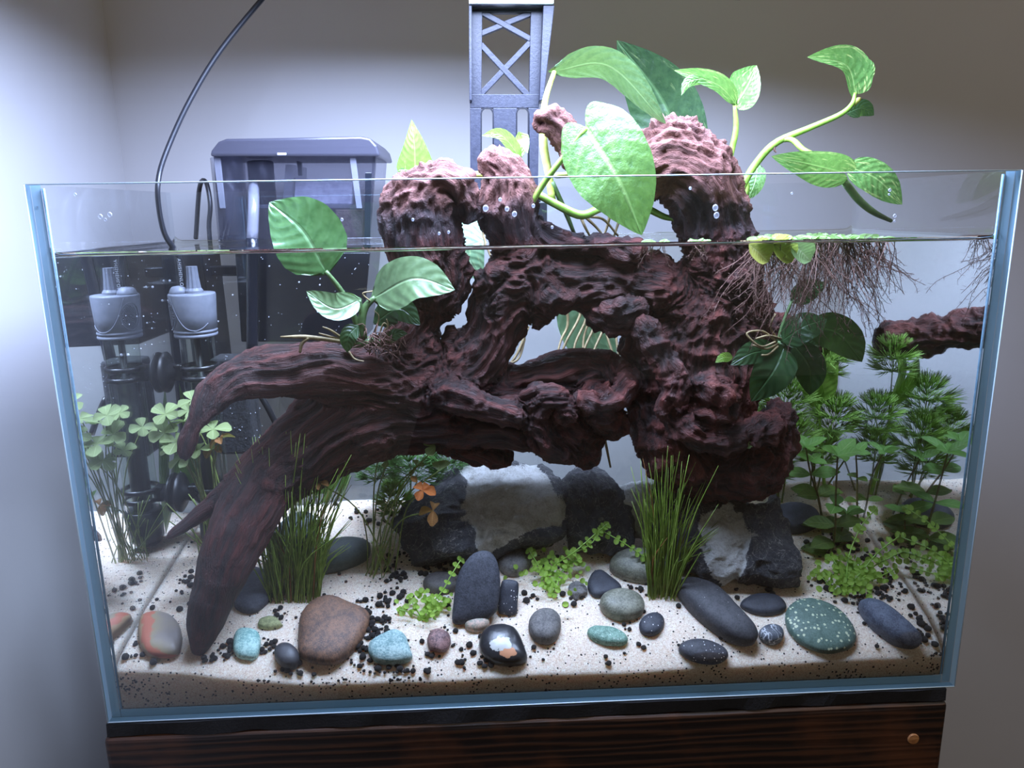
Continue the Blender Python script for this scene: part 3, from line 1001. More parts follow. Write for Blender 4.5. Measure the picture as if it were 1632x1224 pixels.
stone('pebble', 'glossy black stone with a white and orange patch', 'stone', [(763, 1030), (768, 1008), (785, 999), (808, 998), (824, 1006), (836, 1030), (841, 1052), (826, 1060), (800, 1060), (775, 1052)], S_patch, .6, group=PB,
      nr=22, na=60, masks={'white': pol_mask([(780, 1026), (790, 1018), (812, 1016), (816, 1030), (800, 1036), (786, 1034)], 5, 3, .2), 'orange': pol_mask([(796, 1036), (812, 1026), (822, 1040), (812, 1048), (800, 1046)], 5, 3, .2)})
stone('pebble', 'small pink and green mottled pebble leaning on the tall slate', 'stone', ell(760, 994, 21, 13, -8), S_pink, .9, group=PB)
stone('pebble', 'tall dark slate standing upright in the middle of the sand', 'stone', [(720, 994), (722, 960), (730, 915), (748, 888), (770, 877), (788, 884), (797, 910), (797, 950), (790, 978), (768, 990), (740, 996)], S_slate, .32, lie=.15, group=PB)
stone('pebble', 'narrow dark blue slate standing behind the tall slate', 'stone', [(794, 975), (797, 940), (802, 924), (820, 924), (827, 932), (825, 960), (822, 980), (806, 980)], S_blackdot, .5, lie=.25, group=PB)
stone('pebble', 'round mid-grey stone right of the black and orange stone', 'stone', ell(868, 999, 27, 26, -20), S_grey, .7, group=PB)
stone('pebble', 'small angular dark grey chip in front of the middle creeper', 'stone', [(904, 938), (914, 930), (930, 932), (937, 946), (926, 958), (912, 952)], S_grey, .7, facets=5, rough=(.0005, 200), group=PB)
stone('pebble', 'matt black teardrop stone behind the olive oval', 'stone', [(936, 935), (942, 917), (955, 911), (972, 920), (990, 934), (988, 943), (965, 950), (945, 950)], S_black, .5, group=PB)
stone('pebble', 'olive oval stone in front of the middle grass', 'stone', ell(991, 965, 37, 23, 8), S_olive, .8, group=PB)
stone('pebble', 'thin sage green speckled stone lying flat', 'stone', [(935, 1006), (945, 998), (965, 1000), (990, 1008), (1001, 1020), (992, 1028), (965, 1027), (942, 1018)], S_sage, .7, group=PB)
stone('pebble', 'small blue-black oval stone dusted with white sand grains', 'stone', ell(1039, 996, 21, 17, -25), S_blackdot, .6, group=PB)
stone('pebble', 'long dark slate bar lying diagonally on the sand', 'stone', [(1074, 938), (1080, 926), (1105, 924), (1140, 938), (1175, 972), (1203, 1002), (1208, 1020), (1198, 1028), (1170, 1022), (1130, 998), (1096, 966)], stone_mat('long slate', (54, 54, 58), (78, 77, 80), specks=(226, 222, 218), spot_scale=420, spot_size=.1, gate=.8, rough=.65), .45, group=PB)
stone('pebble', 'dark oval stone with a sprinkle of white grains, nearest the front glass', 'stone', ell(1122, 1039, 40, 18, 10), stone_mat('sprinkled basalt', (52, 53, 58), (74, 74, 80), specks=(236, 234, 230), spot_scale=560, spot_size=.22, gate=.66), .7, group=PB)
stone('pebble', 'flat black oval stone with a pointed end under the right rock', 'stone', [(1179, 966), (1188, 954), (1210, 948), (1238, 950), (1252, 962), (1250, 973), (1226, 981), (1200, 978)], S_black, .6, group=PB)
stone('pebble', 'small grey pebble crossed by white veins', 'stone', ell(1229, 1011, 20, 15, 5), S_marble, .95, group=PB)
stone('pebble', 'large flat green stone covered in pale flecks', 'stone', [(1251, 985), (1258, 964), (1280, 954), (1308, 957), (1340, 975), (1362, 1004), (1363, 1028), (1340, 1040), (1310, 1042), (1280, 1030), (1258, 1008)], S_green, .3, group=PB)
stone('pebble', 'long slate blue stone pointing at the right front corner', 'stone', [(1367, 965), (1376, 957), (1398, 962), (1430, 985), (1458, 1010), (1469, 1026), (1455, 1030), (1425, 1024), (1392, 1000)], S_blue, .7, group=PB)
stone('pebble', 'grey-olive boulder half hidden behind the middle grass', 'stone', ell(1028, 906, 58, 27, 6), S_olive, .9, lie=.7, group=PB)
stone('pebble', 'long dark green stone behind the left grass', 'stone', [(470, 905), (490, 880), (530, 866), (570, 860), (590, 868), (588, 886), (560, 902), (520, 910)], S_dgreen, .7, group=PB)
stone('pebble', 'dark grey stone rising behind the left grass, higher on the slope', 'stone', [(434, 868), (448, 838), (475, 820), (500, 824), (508, 850), (490, 874), (455, 880)], S_dgreen, .7, lie=.6, group=PB)
stone('pebble', 'flat dark stone in the shade behind the driftwood foot', 'stone', [(372, 965), (378, 925), (400, 905), (430, 915), (438, 940), (425, 962), (400, 976)], S_slate, .4, group=PB)
stone('pebble', 'small yellow-green lump behind the turquoise stone', 'stone', [(412, 996), (420, 984), (440, 987), (455, 992), (445, 1000), (425, 1002)], S_moss, .8, facets=2, group=PB)
stone('pebble', 'brown-grey stone half buried behind the small creeper', 'stone', ell(706, 930, 32, 16, -4), stone_mat('brown grey stone', (72, 66, 64), (96, 90, 86)), .8, group=PB)
stone('pebble', 'pale grey stone in the shade under the left quartz rock', 'stone', ell(819, 895, 28, 20, -10), S_grey, .8, group=PB)
stone('pebble', 'blue-black stone behind the right quartz rock', 'stone', ell(1266, 826, 42, 21, 4), S_black, .8, group=PB)

# ---- the four quartz rocks
t = NT('grey rock with quartz')
vq = t.coord(obj='World')
mq = t.n('ShaderNodeAttribute', attribute_name='quartz').outputs['Fac']
nz = t.noise(vq, 120, 7, .7)
nf = t.noise(vq, 700, 5, .75)
dk = t.ramp(t.math('ADD', t.math('MULTIPLY', nz, .6), t.math('MULTIPLY', nf, .4)), [(.3, (40, 41, 44)), (.5, (72, 72, 76)), (.68, (112, 110, 110))])
ln = t.noise(vq, 46, 4, .6, 2.2)
hair = t.math('LESS_THAN', t.math('ABSOLUTE', t.math('SUBTRACT', ln, .53)), .0065)
dk = t.mix(t.math('MULTIPLY', hair, t.math('MULTIPLY', nz, 1.1)), dk, (206, 200, 194))
qz = t.ramp(t.math('ADD', t.math('MULTIPLY', nz, .55), t.math('MULTIPLY', nf, .45)), [(.34, (172, 166, 152)), (.46, (226, 223, 217)), (.56, (250, 249, 247))])
fac = t.ramp(t.math('ADD', mq, t.math('MULTIPLY', t.math('SUBTRACT', nf, .5), .9)), [(.42, 0.0), (.58, 1.0)])
col = t.mix(fac, dk, qz)
rq = t.n('ShaderNodeMapRange', {0: fac, 3: .6, 4: .32}).outputs[0]
M_rock = t.done(t.bsdf(col, rq, t.bump(t.math('ADD', nz, nf), 1.0, .0022)))
RG = 'grey rocks with white quartz under the driftwood'


def rock(label, outline, base, quartz, seed, th, facets=8):
    return stone('quartz_rock', label, 'rock', catmull(np.asarray(outline, float), 120, True), M_rock, th, lie=.42, facets=facets, rough=(.0021, 85), masks={'quartz': quartz}, base=base, seed=seed, pw=.60, nr=46, group=RG)


qA = [(735, 748), (790, 738), (850, 742), (895, 790), (900, 835), (860, 846), (800, 866), (775, 880), (755, 850), (738, 815), (750, 785)]
rock('largest grey rock with a wide white quartz hollow, left of the others', [(604, 872), (612, 842), (645, 800), (690, 765), (735, 738), (800, 733), (862, 738), (892, 760), (908, 800), (906, 842), (880, 866), (820, 872), (775, 892), (740, 912), (685, 910), (640, 893)], (760, 893), pol_mask(qA, 14, 9, .06), 3, .55)
rock('dark rock with faint grey swirls, second from the left', [(884, 800), (905, 764), (936, 748), (960, 746), (988, 768), (1003, 805), (1010, 850), (996, 876), (955, 890), (912, 878), (890, 850)], (950, 885), pol_mask([(884, 840), (900, 835), (905, 870), (890, 880)], 12, 6, .06), 5, .6)
rock('rock with a pinkish white left side behind the middle grass', [(978, 772), (992, 750), (1020, 742), (1052, 748), (1092, 772), (1135, 792), (1128, 840), (1100, 878), (1050, 890), (1012, 874), (990, 830)], (1050, 886), pol_mask([(978, 760), (1015, 745), (1048, 748), (1040, 790), (1030, 870), (1005, 872), (985, 800)], 10, 6, .06), 8, .6)
rock('grey rock with a round frosty quartz hollow, rightmost of the four', [(1080, 872), (1090, 820), (1120, 798), (1170, 800), (1215, 800), (1245, 784), (1264, 796), (1277, 840), (1283, 900), (1272, 930), (1225, 930), (1180, 930), (1150, 932), (1118, 912), (1088, 892)], (1180, 930), pol_mask([(1115, 832), (1140, 810), (1172, 808), (1196, 845), (1190, 895), (1168, 935), (1148, 935), (1125, 895)], 9, 7, .07), 12, .5, 3)

# ---- soil pellets
M_soil = noisy('black soil', [(.35, (22, 19, 18)), (.7, (52, 46, 42))], 700, 4, rough=.85, bump=.8, bscale=1200)
PEL = [(602, 985, 16, 30, 46), (585, 1020, 16, 22, 30), (568, 1048, 20, 12, 14), (628, 953, 22, 12, 26), (580, 965, 14, 12, 10), (425, 1032, 16, 12, 16), (372, 1036, 20, 10, 22), (340, 1050, 22, 6, 12), (225, 1052, 26, 10, 12), (210, 1022, 10, 10, 4),
       (440, 985, 14, 14, 10), (486, 988, 12, 12, 8), (625, 917, 20, 12, 24), (690, 905, 24, 12, 26), (640, 890, 22, 8, 12), (560, 785, 52, 18, 90), (600, 815, 40, 20, 40), (395, 1078, 90, 8, 22), (470, 1068, 24, 8, 12),
       (600, 1066, 30, 12, 16), (660, 1072, 24, 7, 18), (770, 1062, 40, 7, 10), (720, 1042, 34, 10, 8), (1412, 948, 26, 10, 30), (1350, 953, 24, 9, 18), (1378, 968, 16, 10, 10), (1430, 905, 22, 26, 60), (1400, 880, 34, 18, 50),
       (1330, 868, 36, 14, 34), (1295, 880, 14, 12, 14), (1455, 925, 12, 24, 22), (1462, 985, 14, 18, 14), (1473, 1012, 10, 16, 14), (1490, 1048, 14, 16, 20), (1430, 1062, 40, 8, 12), (1285, 925, 24, 8, 7), (912, 955, 18, 10, 8),
       (850, 955, 12, 6, 4), (970, 1062, 10, 5, 5), (1030, 975, 60, 30, 10), (1180, 940, 60, 20, 8), (300, 940, 16, 24, 14), (275, 960, 20, 20, 6), (330, 860, 30, 20, 14), (240, 985, 30, 14, 6), (170, 880, 30, 20, 10), (730, 995, 40, 30, 12), (640, 1020, 60, 30, 10), (900, 1040, 200, 20, 12), (1100, 1010, 120, 30, 8),
       (890, 900, 30, 10, 10), (1010, 935, 20, 10, 6), (1340, 930, 40, 14, 12), (1395, 1010, 30, 20, 6), (500, 920, 60, 30, 14), (800, 1000, 200, 50, 16)]
ico = bpy.data.meshes.new('soil_pellet')


def ico_data(sub=2):
    import bmesh
    bm = bmesh.new()
    bmesh.ops.create_icosphere(bm, subdivisions=sub, radius=1)
    V = np.array([v.co[:] for v in bm.verts]); Fc = [tuple(v.index for v in f.verts) for f in bm.faces]
    bm.free()
    return V, Fc


IV, IF = ico_data(2)
IV1, IF1 = ico_data(1)
pmesh = []
for k in range(4):
    me = bpy.data.meshes.new('soil_pellet')
    me.from_pydata((IV * (1 + .16 * vnoise(IV * 1.6 + k * 9))[:, None]).tolist(), [], IF)
    me.polygons.foreach_set('use_smooth', [True] * len(me.polygons))
    me.materials.append(M_soil)
    pmesh.append(me)
cand = []
for cx, cy, rx, ry, n in PEL:
    for _ in range(n):
        a, r = RNG.uniform(0, 2 * math.pi), math.sqrt(RNG.uniform(0, 1))
        x, y = cx + rx * 1.25 * r * math.cos(a), cy + ry * 1.25 * r * math.sin(a)
        p = on_sand(x, y)
        if not (-IX + .004 < p[0] < IX - .004 and IY0 + .003 < p[1] < IY1 - .004): continue
        rad = RNG.choice([.0011, .0014, .0017, .0021, .0026], p=[.2, .25, .25, .2, .1])
        cand.append((rad / mpp(p), rad, p))
cand.sort(key=lambda c: -c[0])
heap = MB()
for k, (_, rad, p) in enumerate(cand):
    p = p + np.array([0, 0, rad * RNG.uniform(.35, .7)])
    if k < 300:
        o = bpy.data.objects.new('soil_pellet', pmesh[k % 4])
        COL.objects.link(o)
        o.location = p.tolist(); o.scale = (rad, rad * RNG.uniform(.85, 1.1), rad * RNG.uniform(.75, .95))
        o.rotation_euler = (0, 0, RNG.uniform(0, 6.28))
        tag(o, 'small round black soil pellet lying on the white sand', 'soil pellet', 'black soil pellets on the sand')
    else:
        heap.add(p + IV1 * rad * np.array([1, 1, .85]), IF1)
for x0, x1, y0, y1, n in ((186, 232, 1074, 1106, 110), (225, 300, 1090, 1125, 40), (300, 480, 1080, 1122, 26), (490, 610, 1078, 1098, 30), (600, 680, 1072, 1086, 26), (730, 780, 1080, 1092, 16), (800, 940, 1086, 1104, 14), (1310, 1400, 1066, 1084, 44), (1390, 1450, 1056, 1074, 14), (1475, 1505, 1040, 1072, 34), (950, 1300, 1078, 1100, 12)):
    for _ in range(n):
        u = RNG.beta(2, 2) if n > 20 else RNG.uniform()
        p = at(x0 + (x1 - x0) * (u if x0 != 186 else RNG.uniform() ** 1.7), y0 + (y1 - y0) * RNG.uniform(), IY0 + .0008)
        if p[2] > float(sand_z(p[0], p[1])) - .0005 or abs(p[0]) > IX - .002: continue
        rad = RNG.uniform(.0006, .0016)
        heap.add(p + IV1 * rad * np.array([1, .4, 1]), IF1)
for _ in range(2200):                          # crumbs
    x = RNG.uniform(-IX + .004, IX - .004); y = RNG.uniform(IY0 + .003, IY1 - .004)
    dens = .22 + .5 * float(vnoise(np.array([x * 14, y * 14, 3.]))) + (.25 if x < -.05 else -.05)
    if RNG.uniform() > dens: continue
    r = RNG.uniform(.0002, .0005)
    heap.add(np.array([x, y, float(sand_z(x, y)) + r * .3]) + IV1 * r, IF1)
tag(heap.build('soil_grains', M_soil, origin=(0, .1, .05)), 'fine black soil crumbs scattered over and pressed into the white sand', 'soil', kind='stuff')
print('PELLETS', len(cand))
# ------------------------------------------------------------------ leaves
PROF = {
    'heart': ([0, .05, .12, .22, .35, .5, .65, .8, .9, .97, 1], [.66, .80, .90, .98, 1, .94, .77, .51, .28, .1, 0], .12),
    'ovate': ([0, .04, .12, .25, .42, .58, .74, .87, .96, 1], [.06, .42, .76, .96, 1, .93, .72, .42, .15, 0], .05),
    'tri': ([0, .06, .15, .3, .5, .7, .85, .95, 1], [.7, .92, 1, .88, .64, .4, .2, .07, 0], .03),
    'lance': ([0, .06, .2, .4, .55, .7, .85, .95, 1], [.06, .25, .66, .97, 1, .86, .5, .18, 0], 0.),
    'round': ([0, .05, .15, .3, .5, .7, .85, .95, 1], [.1, .45, .75, .96, 1, .94, .72, .4, 0], .04),
    'fan': ([0, .1, .3, .6, .8, .92, 1], [.05, .22, .55, .92, 1, .82, .35], 0.),
}


def leaf_mat(name, dark, light, vein, fleck=None, trans=.35, rough=.32, quilt=.35, nveins=9, fleck_scale=(7, 2.2), gate=.56):
    t = NT(name)
    uv = t.n('ShaderNodeUVMap', uv_map='UVMap').outputs[0]
    s = t.n('ShaderNodeSeparateXYZ', {0: uv}).outputs
    u = t.math('ABSOLUTE', t.math('MULTIPLY', t.math('SUBTRACT', s[0], .5), 2))
    nz = t.noise(t.coord(), 190, 4, .6)
    ph = t.math('ADD', t.math('MULTIPLY', t.math('SUBTRACT', s[1], t.math('MULTIPLY', t.math('POWER', u, 1.4), .22)), nveins * 2 * math.pi), t.math('MULTIPLY', nz, 1.2))
    lat = t.math('SINE', ph)
    col = t.ramp(nz, [(.3, dark), (.7, light)])
    col = t.mix(t.math('MULTIPLY', t.math('POWER', t.math('MULTIPLY', t.math('ADD', lat, 1), .5), 8.0), .13), col, vein)
    if fleck:
        fv = t.n('ShaderNodeMapping', {'Vector': uv, 'Scale': (fleck_scale[0], fleck_scale[1], 1), 'Rotation': (0, 0, .35)}).outputs[0]
        fl = t.ramp(t.noise(fv, 1.6, 5, .7), [(gate, 0.0), (gate + .07, .85)])
        col = t.mix(fl, col, fleck)
    mid = t.ramp(u, [(.0, 1.0), (.035, .65), (.07, 0.0)])
    col = t.mix(mid, col, vein)
    h = t.math('ADD', t.math('MULTIPLY', lat, .22), t.math('ADD', t.math('MULTIPLY', nz, quilt * 2), t.math('MULTIPLY', t.ramp(u, [(0, 0.0), (.08, 1.0)]), .8)))
    nm = t.bump(h, .45, .0012)
    b = t.bsdf(col, rough, nm)
    tl = t.n('ShaderNodeBsdfTranslucent', {'Color': t.mix(.4, col, (150, 200, 90)), 'Normal': nm}).outputs[0]
    return t.done(t.n('ShaderNodeMixShader', {0: trans, 1: b, 2: tl}).outputs[0])


L_pothos = leaf_mat('pothos leaf', (62, 100, 42), (98, 138, 62), (136, 170, 96), (150, 182, 92), quilt=1.1, gate=.66, trans=.2, rough=.45)
L_pothosv = leaf_mat('flecked pothos leaf', (66, 108, 50), (102, 146, 74), (142, 176, 100), (190, 204, 124), quilt=.6, gate=.55, trans=.2)
L_young = leaf_mat('young pothos leaf', (120, 164, 70), (158, 196, 100), (184, 212, 130), (200, 220, 140), trans=.35, gate=.58)
L_arch = leaf_mat('arching pothos leaf', (64, 94, 62), (94, 124, 82), (132, 160, 108), (136, 162, 92), trans=.08, quilt=.9, gate=.62)  # darker, greyer pothos copy: shade above the lamp put into the colour
L_darkp = leaf_mat('dark pothos leaf', (36, 62, 38), (54, 82, 48), (76, 106, 66), (116, 134, 84), gate=.58)  # darker green, for the rear leaf and the small curled one
L_pale = leaf_mat('pale submerged pothos leaf', (104, 142, 106), (136, 170, 130), (164, 192, 150), (170, 196, 140), trans=.45)
L_anu = leaf_mat('anubias leaf', (86, 110, 74), (116, 142, 98), (130, 154, 112), quilt=.15, nveins=7, rough=.3, trans=.25)
L_anut = leaf_mat('wet anubias leaf', (50, 84, 44), (78, 114, 66), (104, 138, 92), quilt=.2, nveins=8, rough=.22, trans=.2)
L_anub = leaf_mat('dark anubias leaf', (34, 62, 36), (54, 86, 48), (70, 102, 62), quilt=.15, nveins=7, rough=.3)
L_brite = leaf_mat('bright leaf', (120, 170, 60), (168, 208, 92), (190, 220, 120), trans=.5)
L_mars = leaf_mat('clover leaf', (120, 138, 84), (168, 184, 122), (184, 198, 144), nveins=14, quilt=.2, trans=.3, rough=.4)
L_dead = leaf_mat('withered leaf', (120, 74, 36), (176, 118, 64), (190, 140, 84), trans=.35, rough=.6)
L_orange = leaf_mat('orange leaf', (190, 92, 40), (222, 130, 64), (226, 150, 90), trans=.4, rough=.5)
L_creep = leaf_mat('creeper leaf', (150, 196, 62), (198, 230, 108), (206, 230, 130), trans=.45, quilt=.2)
L_stem = leaf_mat('stem plant leaf', (92, 144, 60), (134, 182, 84), (172, 204, 128), trans=.45, quilt=.3, nveins=6)
L_stemd = leaf_mat('lower stem plant leaf', (84, 112, 44), (120, 146, 62), (150, 170, 90), trans=.45, quilt=.3, nveins=6)
L_grass = leaf_mat('grass blade', (126, 154, 58), (176, 198, 92), (182, 202, 100), trans=.4)
L_val = leaf_mat('ribbon leaf', (70, 110, 40), (100, 140, 56), (120, 156, 70), trans=.45)
L_frog = leaf_mat('floating leaf', (138, 178, 104), (186, 212, 150), (206, 222, 170), trans=.45, quilt=.4)
L_frogy = leaf_mat('yellow floating leaf', (170, 172, 70), (206, 204, 108), (214, 214, 140), trans=.5)
M_needle = plain('fine green needles', (150, 192, 88), .5)
M_needled = plain('dark green needles', (92, 136, 66), .5)
M_needley = plain('yellow-green needles', (112, 152, 56), .5)
M_stemg = noisy('green stem', [(.3, (112, 156, 52)), (.7, (160, 196, 84))], 120, 3, rough=.4, bump=.2)
M_stemy = noisy('yellow stem', [(.3, (186, 200, 84)), (.7, (220, 226, 130))], 120, 3, rough=.4, bump=.2)
M_stema = noisy('dark petiole', [(.3, (70, 96, 56)), (.7, (100, 128, 76))], 160, 3, rough=.45, bump=.2)
M_stemb = noisy('brown stem', [(.3, (84, 74, 42)), (.7, (120, 110, 60))], 160, 3, rough=.5, bump=.2)
M_stemw = noisy('thin green stalk', [(.3, (96, 112, 50)), (.7, (134, 148, 74))], 160, 3, rough=.5, bump=.2)
M_root = noisy('tan root', [(.3, (128, 108, 74)), (.7, (172, 152, 110))], 200, 4, rough=.55, bump=.4)
M_rootb = noisy('brown feathery root', [(.3, (96, 66, 58)), (.7, (140, 104, 92))], 200, 3, rough=.7, bump=.2)


def leaf(par, base, tip, w, mat, ctrl=None, roll=0, cup=.0, fold=.0, shape='ovate', nt=16, nu=11, wave=0.0, name='leaf', wr=None, label=None, lobe=None):
    """leaf blade along a 3-D midrib; w is the visible half width in pixels, roll turns it about the midrib"""
    A = [at(*base)] + ([at(*ctrl)] if ctrl else []) + [at(*tip)]
    M = catmull(A, nt * 3)
    # even spacing
    dl = np.r_[0, np.cumsum(np.linalg.norm(np.diff(M, axis=0), axis=1))]
    ts = np.linspace(0, 1, nt) ** 1.0
    M = np.column_stack([np.interp(ts * dl[-1], dl, M[:, i]) for i in range(3)])
    T = np.gradient(M, axis=0); T /= np.linalg.norm(T, axis=1)[:, None]
    L = dl[-1]
    pt, pw_, lb = PROF[shape]
    if lobe is not None: lb = lobe
    prof = np.interp(ts, pt, pw_)
    us = np.linspace(-1, 1, nu)
    cr = math.cos(math.radians(roll)); sr = math.sin(math.radians(roll))
    V = []; UV = []
    for i in range(nt):
        toc = unit(CAMP - M[i])
        s = unit(np.cross(T[i], toc)); n = np.cross(s, T[i])
        s2 = s * cr + n * sr; n2 = np.cross(s2, T[i])
        k = mpp(M[i]) / max(abs(cr), .25)
        for u in us:
            hw = (w if u < 0 or wr is None else wr) * k * prof[i]
            back = lb * L * (1 - (2 * abs(u) - 1) ** 2) * (1 - ts[i]) ** 4 + (lb * .35 * L * abs(u) * (1 - ts[i]) ** 4 if lb > .06 else 0)
            p = M[i] + s2 * u * hw - T[i] * back
            p = p + n2 * (cup * hw * u * u + fold * hw * abs(u)) + n2 * wave * hw * .35 * math.sin(ts[i] * 9 + u * 2.1) * abs(u)
            V.append(p); UV.append((u * .5 + .5, ts[i]))
    Fc = [(i * nu + j, i * nu + j + 1, (i + 1) * nu + j + 1, (i + 1) * nu + j) for i in range(nt - 1) for j in range(nu - 1)]
    o = mk(name, V, Fc, mat, par, uv=UV)
    if label: o['label'] = label
    return o


def stalk(par, pts, r, mat, name='stem', n=None, seg=8):
    """round stem through (pixel x, pixel y, depth); r in pixels"""
    P = np.array([at(*p) for p in pts])
    rr = np.broadcast_to(np.asarray(r, float), (len(P),)) * np.array([mpp(p) for p in P])
    V, Fc = tube(P, rr, seg, n or max(6, 5 * (len(P) - 1)))
    return mk(name, V, Fc, mat, par)


def unit_leaf(shape, mat, nt=6, nu=5, asp=.4, cup=.25, name='leaf', bend=.15):
    """small leaf prefab: length 1 along +Y, normal +Z"""
    pt, pw_, lb = PROF[shape]
    ts = np.linspace(0, 1, nt); us = np.linspace(-1, 1, nu)
    pr = np.interp(ts, pt, pw_)
    V = [(u * asp * pr[i], ts[i] - lb * abs(u) ** 1.6 * (1 - ts[i]) ** 2, cup * asp * pr[i] * u * u - bend * ts[i] ** 2) for i in range(nt) for u in us]
    UV = [(u * .5 + .5, ts[i]) for i in range(nt) for u in us]
    Fc = [(i * nu + j, i * nu + j + 1, (i + 1) * nu + j + 1, (i + 1) * nu + j) for i in range(nt - 1) for j in range(nu - 1)]
    me = bpy.data.meshes.new(name)
    me.from_pydata(V, [], Fc)
    l = me.uv_layers.new(name='UVMap')
    vi = np.empty(len(me.loops), np.int32); me.loops.foreach_get('vertex_index', vi)
    l.data.foreach_set('uv', np.asarray(UV, np.float32)[vi].ravel())
    me.polygons.foreach_set('use_smooth', [True] * len(me.polygons))
    me.materials.append(mat)
    return me


def put(me, par, pos, d, n, s, name='leaf', sx=1.0):
    """a copy of a small leaf: base at pos, pointing along d, facing n, length s"""
    d = unit(d); n = np.asarray(n, float); n = unit(n - d * (n @ d)); x = np.cross(d, n)
    o = bpy.data.objects.new(name, me)
    COL.objects.link(o)
    o.parent = par
    p = np.asarray(pos) - OFF[par.name]
    m = Matrix.Identity(4)
    for i in range(3):
        m[i][0], m[i][1], m[i][2], m[i][3] = x[i] * s * sx, d[i] * s, n[i] * s, p[i]
    o.matrix_local = m
    return o


PG = 'pothos cuttings growing out of the tank'
# ---- pothos, middle
po = thing('pothos', 'pothos with a large heart leaf hanging over the front rim and one arching above it', 'plant', at(880, 330, .08), PG)
leaf(po, (934, 203, .050), (1023, 375, .030), 68, L_pothos, (985, 285, .030), roll=-12, cup=-.12, fold=.10, shape='heart', nt=26, nu=19, wave=.10)
leaf(po, (884, 113, .095), (1062, 198, .075), 22, L_arch, (972, 106, .085), roll=-48, cup=-.15, shape='ovate', nt=24, nu=13, wr=27)
leaf(po, (1092, 240, .20), (983, 64, .20), 54, L_darkp, (1050, 150, .21), roll=14, fold=.2, shape='heart', nt=22, nu=15)
stalk(po, [(840, 336, .07), (868, 290, .064), (897, 252, .058), (934, 204, .0495)], [4.5, 5, 4.5, 3.5], M_stemg)
stalk(po, [(880, 318, .085), (874, 275, .088), (866, 225, .09), (868, 165, .094), (884, 113, .095)], [6, 6.5, 7, 5, 3.5], M_stemy)
stalk(po, [(846, 303, .075), (885, 325, .07), (926, 343, .07), (958, 332, .075), (1000, 325, .09), (1030, 332, .10), (1060, 346, .10), (1086, 350, .095)], [6, 6.5, 7, 6, 5, 6, 5, 3], M_stemg)
stalk(po, [(886, 280, .10), (930, 278, .11), (990, 290, .11)], [4.5, 4.5, 4], M_stemy)
stalk(po, [(880, 290, .085), (900, 335, .09), (915, 372, .095)], [4, 4, 3], M_stema)
leaf(po, (829, 252, .11), (768, 216, .10), 9, L_young, (800, 216, .10), cup=.2, shape='ovate', wr=12)
leaf(po, (829, 252, .11), (841, 244, .10), 10, L_young, (832, 218, .115), cup=.2, shape='ovate')
stalk(po, [(832, 300, .11), (830, 280, .11), (829, 252, .11)], [3, 3.2, 2.2], M_stemg)
leaf(po, (735, 352, .15), (768, 448, .14), 34, L_pale, (742, 400, .14), shape='heart', roll=10, lobe=.1)
leaf(po, (925, 455, .155), (982, 606, .15), 44, L_pale, (938, 530, .155), roll=15, shape='heart', lobe=.1)
rootpx = [[(925, 500, .15), (902, 545, .14), (888, 585, .135)], [(935, 505, .15), (916, 550, .14), (914, 592, .13)], [(950, 512, .15), (932, 555, .14), (926, 590, .13)], [(965, 515, .15), (948, 555, .14), (938, 585, .13)],
          [(940, 505, .15), (930, 540, .145), (930, 590, .13)], [(965, 520, .15), (975, 560, .14), (985, 600, .13)], [(982, 520, .15), (985, 560, .14), (995, 600, .13)], [(905, 515, .15), (895, 540, .145), (889, 560, .14)],
          [(842, 520, .14), (822, 568, .13), (795, 595, .125)], [(836, 540, .14), (826, 572, .13), (803, 582, .125)], [(800, 583, .126), (803, 594, .125), (801, 600, .124)],
          [(780, 352, .13), (770, 372, .13), (786, 420, .125)], [(792, 352, .13), (778, 375, .13), (800, 415, .125)],
          [(932, 345, .08), (950, 362, .082), (965, 380, .085)], [(938, 345, .08), (962, 350, .085), (985, 376, .09)], [(990, 340, .09), (984, 360, .09), (976, 384, .09)], [(972, 342, .09), (968, 360, .09), (960, 382, .09)], [(925, 345, .08), (934, 365, .08), (945, 384, .085)],
          [(1008, 640, .12), (1006, 665, .12), (1012, 685, .12)], [(985, 655, .12), (1005, 660, .12), (1014, 682, .12)], [(962, 690, .13), (968, 720, .13), (973, 745, .13)]]
for p in rootpx[:8]:
    p.insert(0, (p[0][0] + (930 - p[0][0]) * -.2, p[0][1] - 48, p[0][2]))
for p in rootpx:
    stalk(po, p, np.linspace(2.6, 1.6, len(p)), M_root, 'root', seg=6)
# ---- pothos, left
pl_ = thing('pothos', 'pothos tip with one pale upright triangular leaf left of the driftwood stump', 'plant', at(655, 276, .09), PG)
leaf(pl_, (662, 278, .09), (656, 190, .085), 30, L_young, (661, 235, .085), fold=.12, shape='tri')
leaf(pl_, (660, 270, .09), (633, 318, .085), 17, L_pothosv, (644, 290, .085), shape='ovate')
stalk(pl_, [(648, 272, .09), (690, 282, .1), (745, 279, .1), (775, 280, .105), (830, 300, .105)], [4, 4.5, 5, 5, 4], M_stemy)
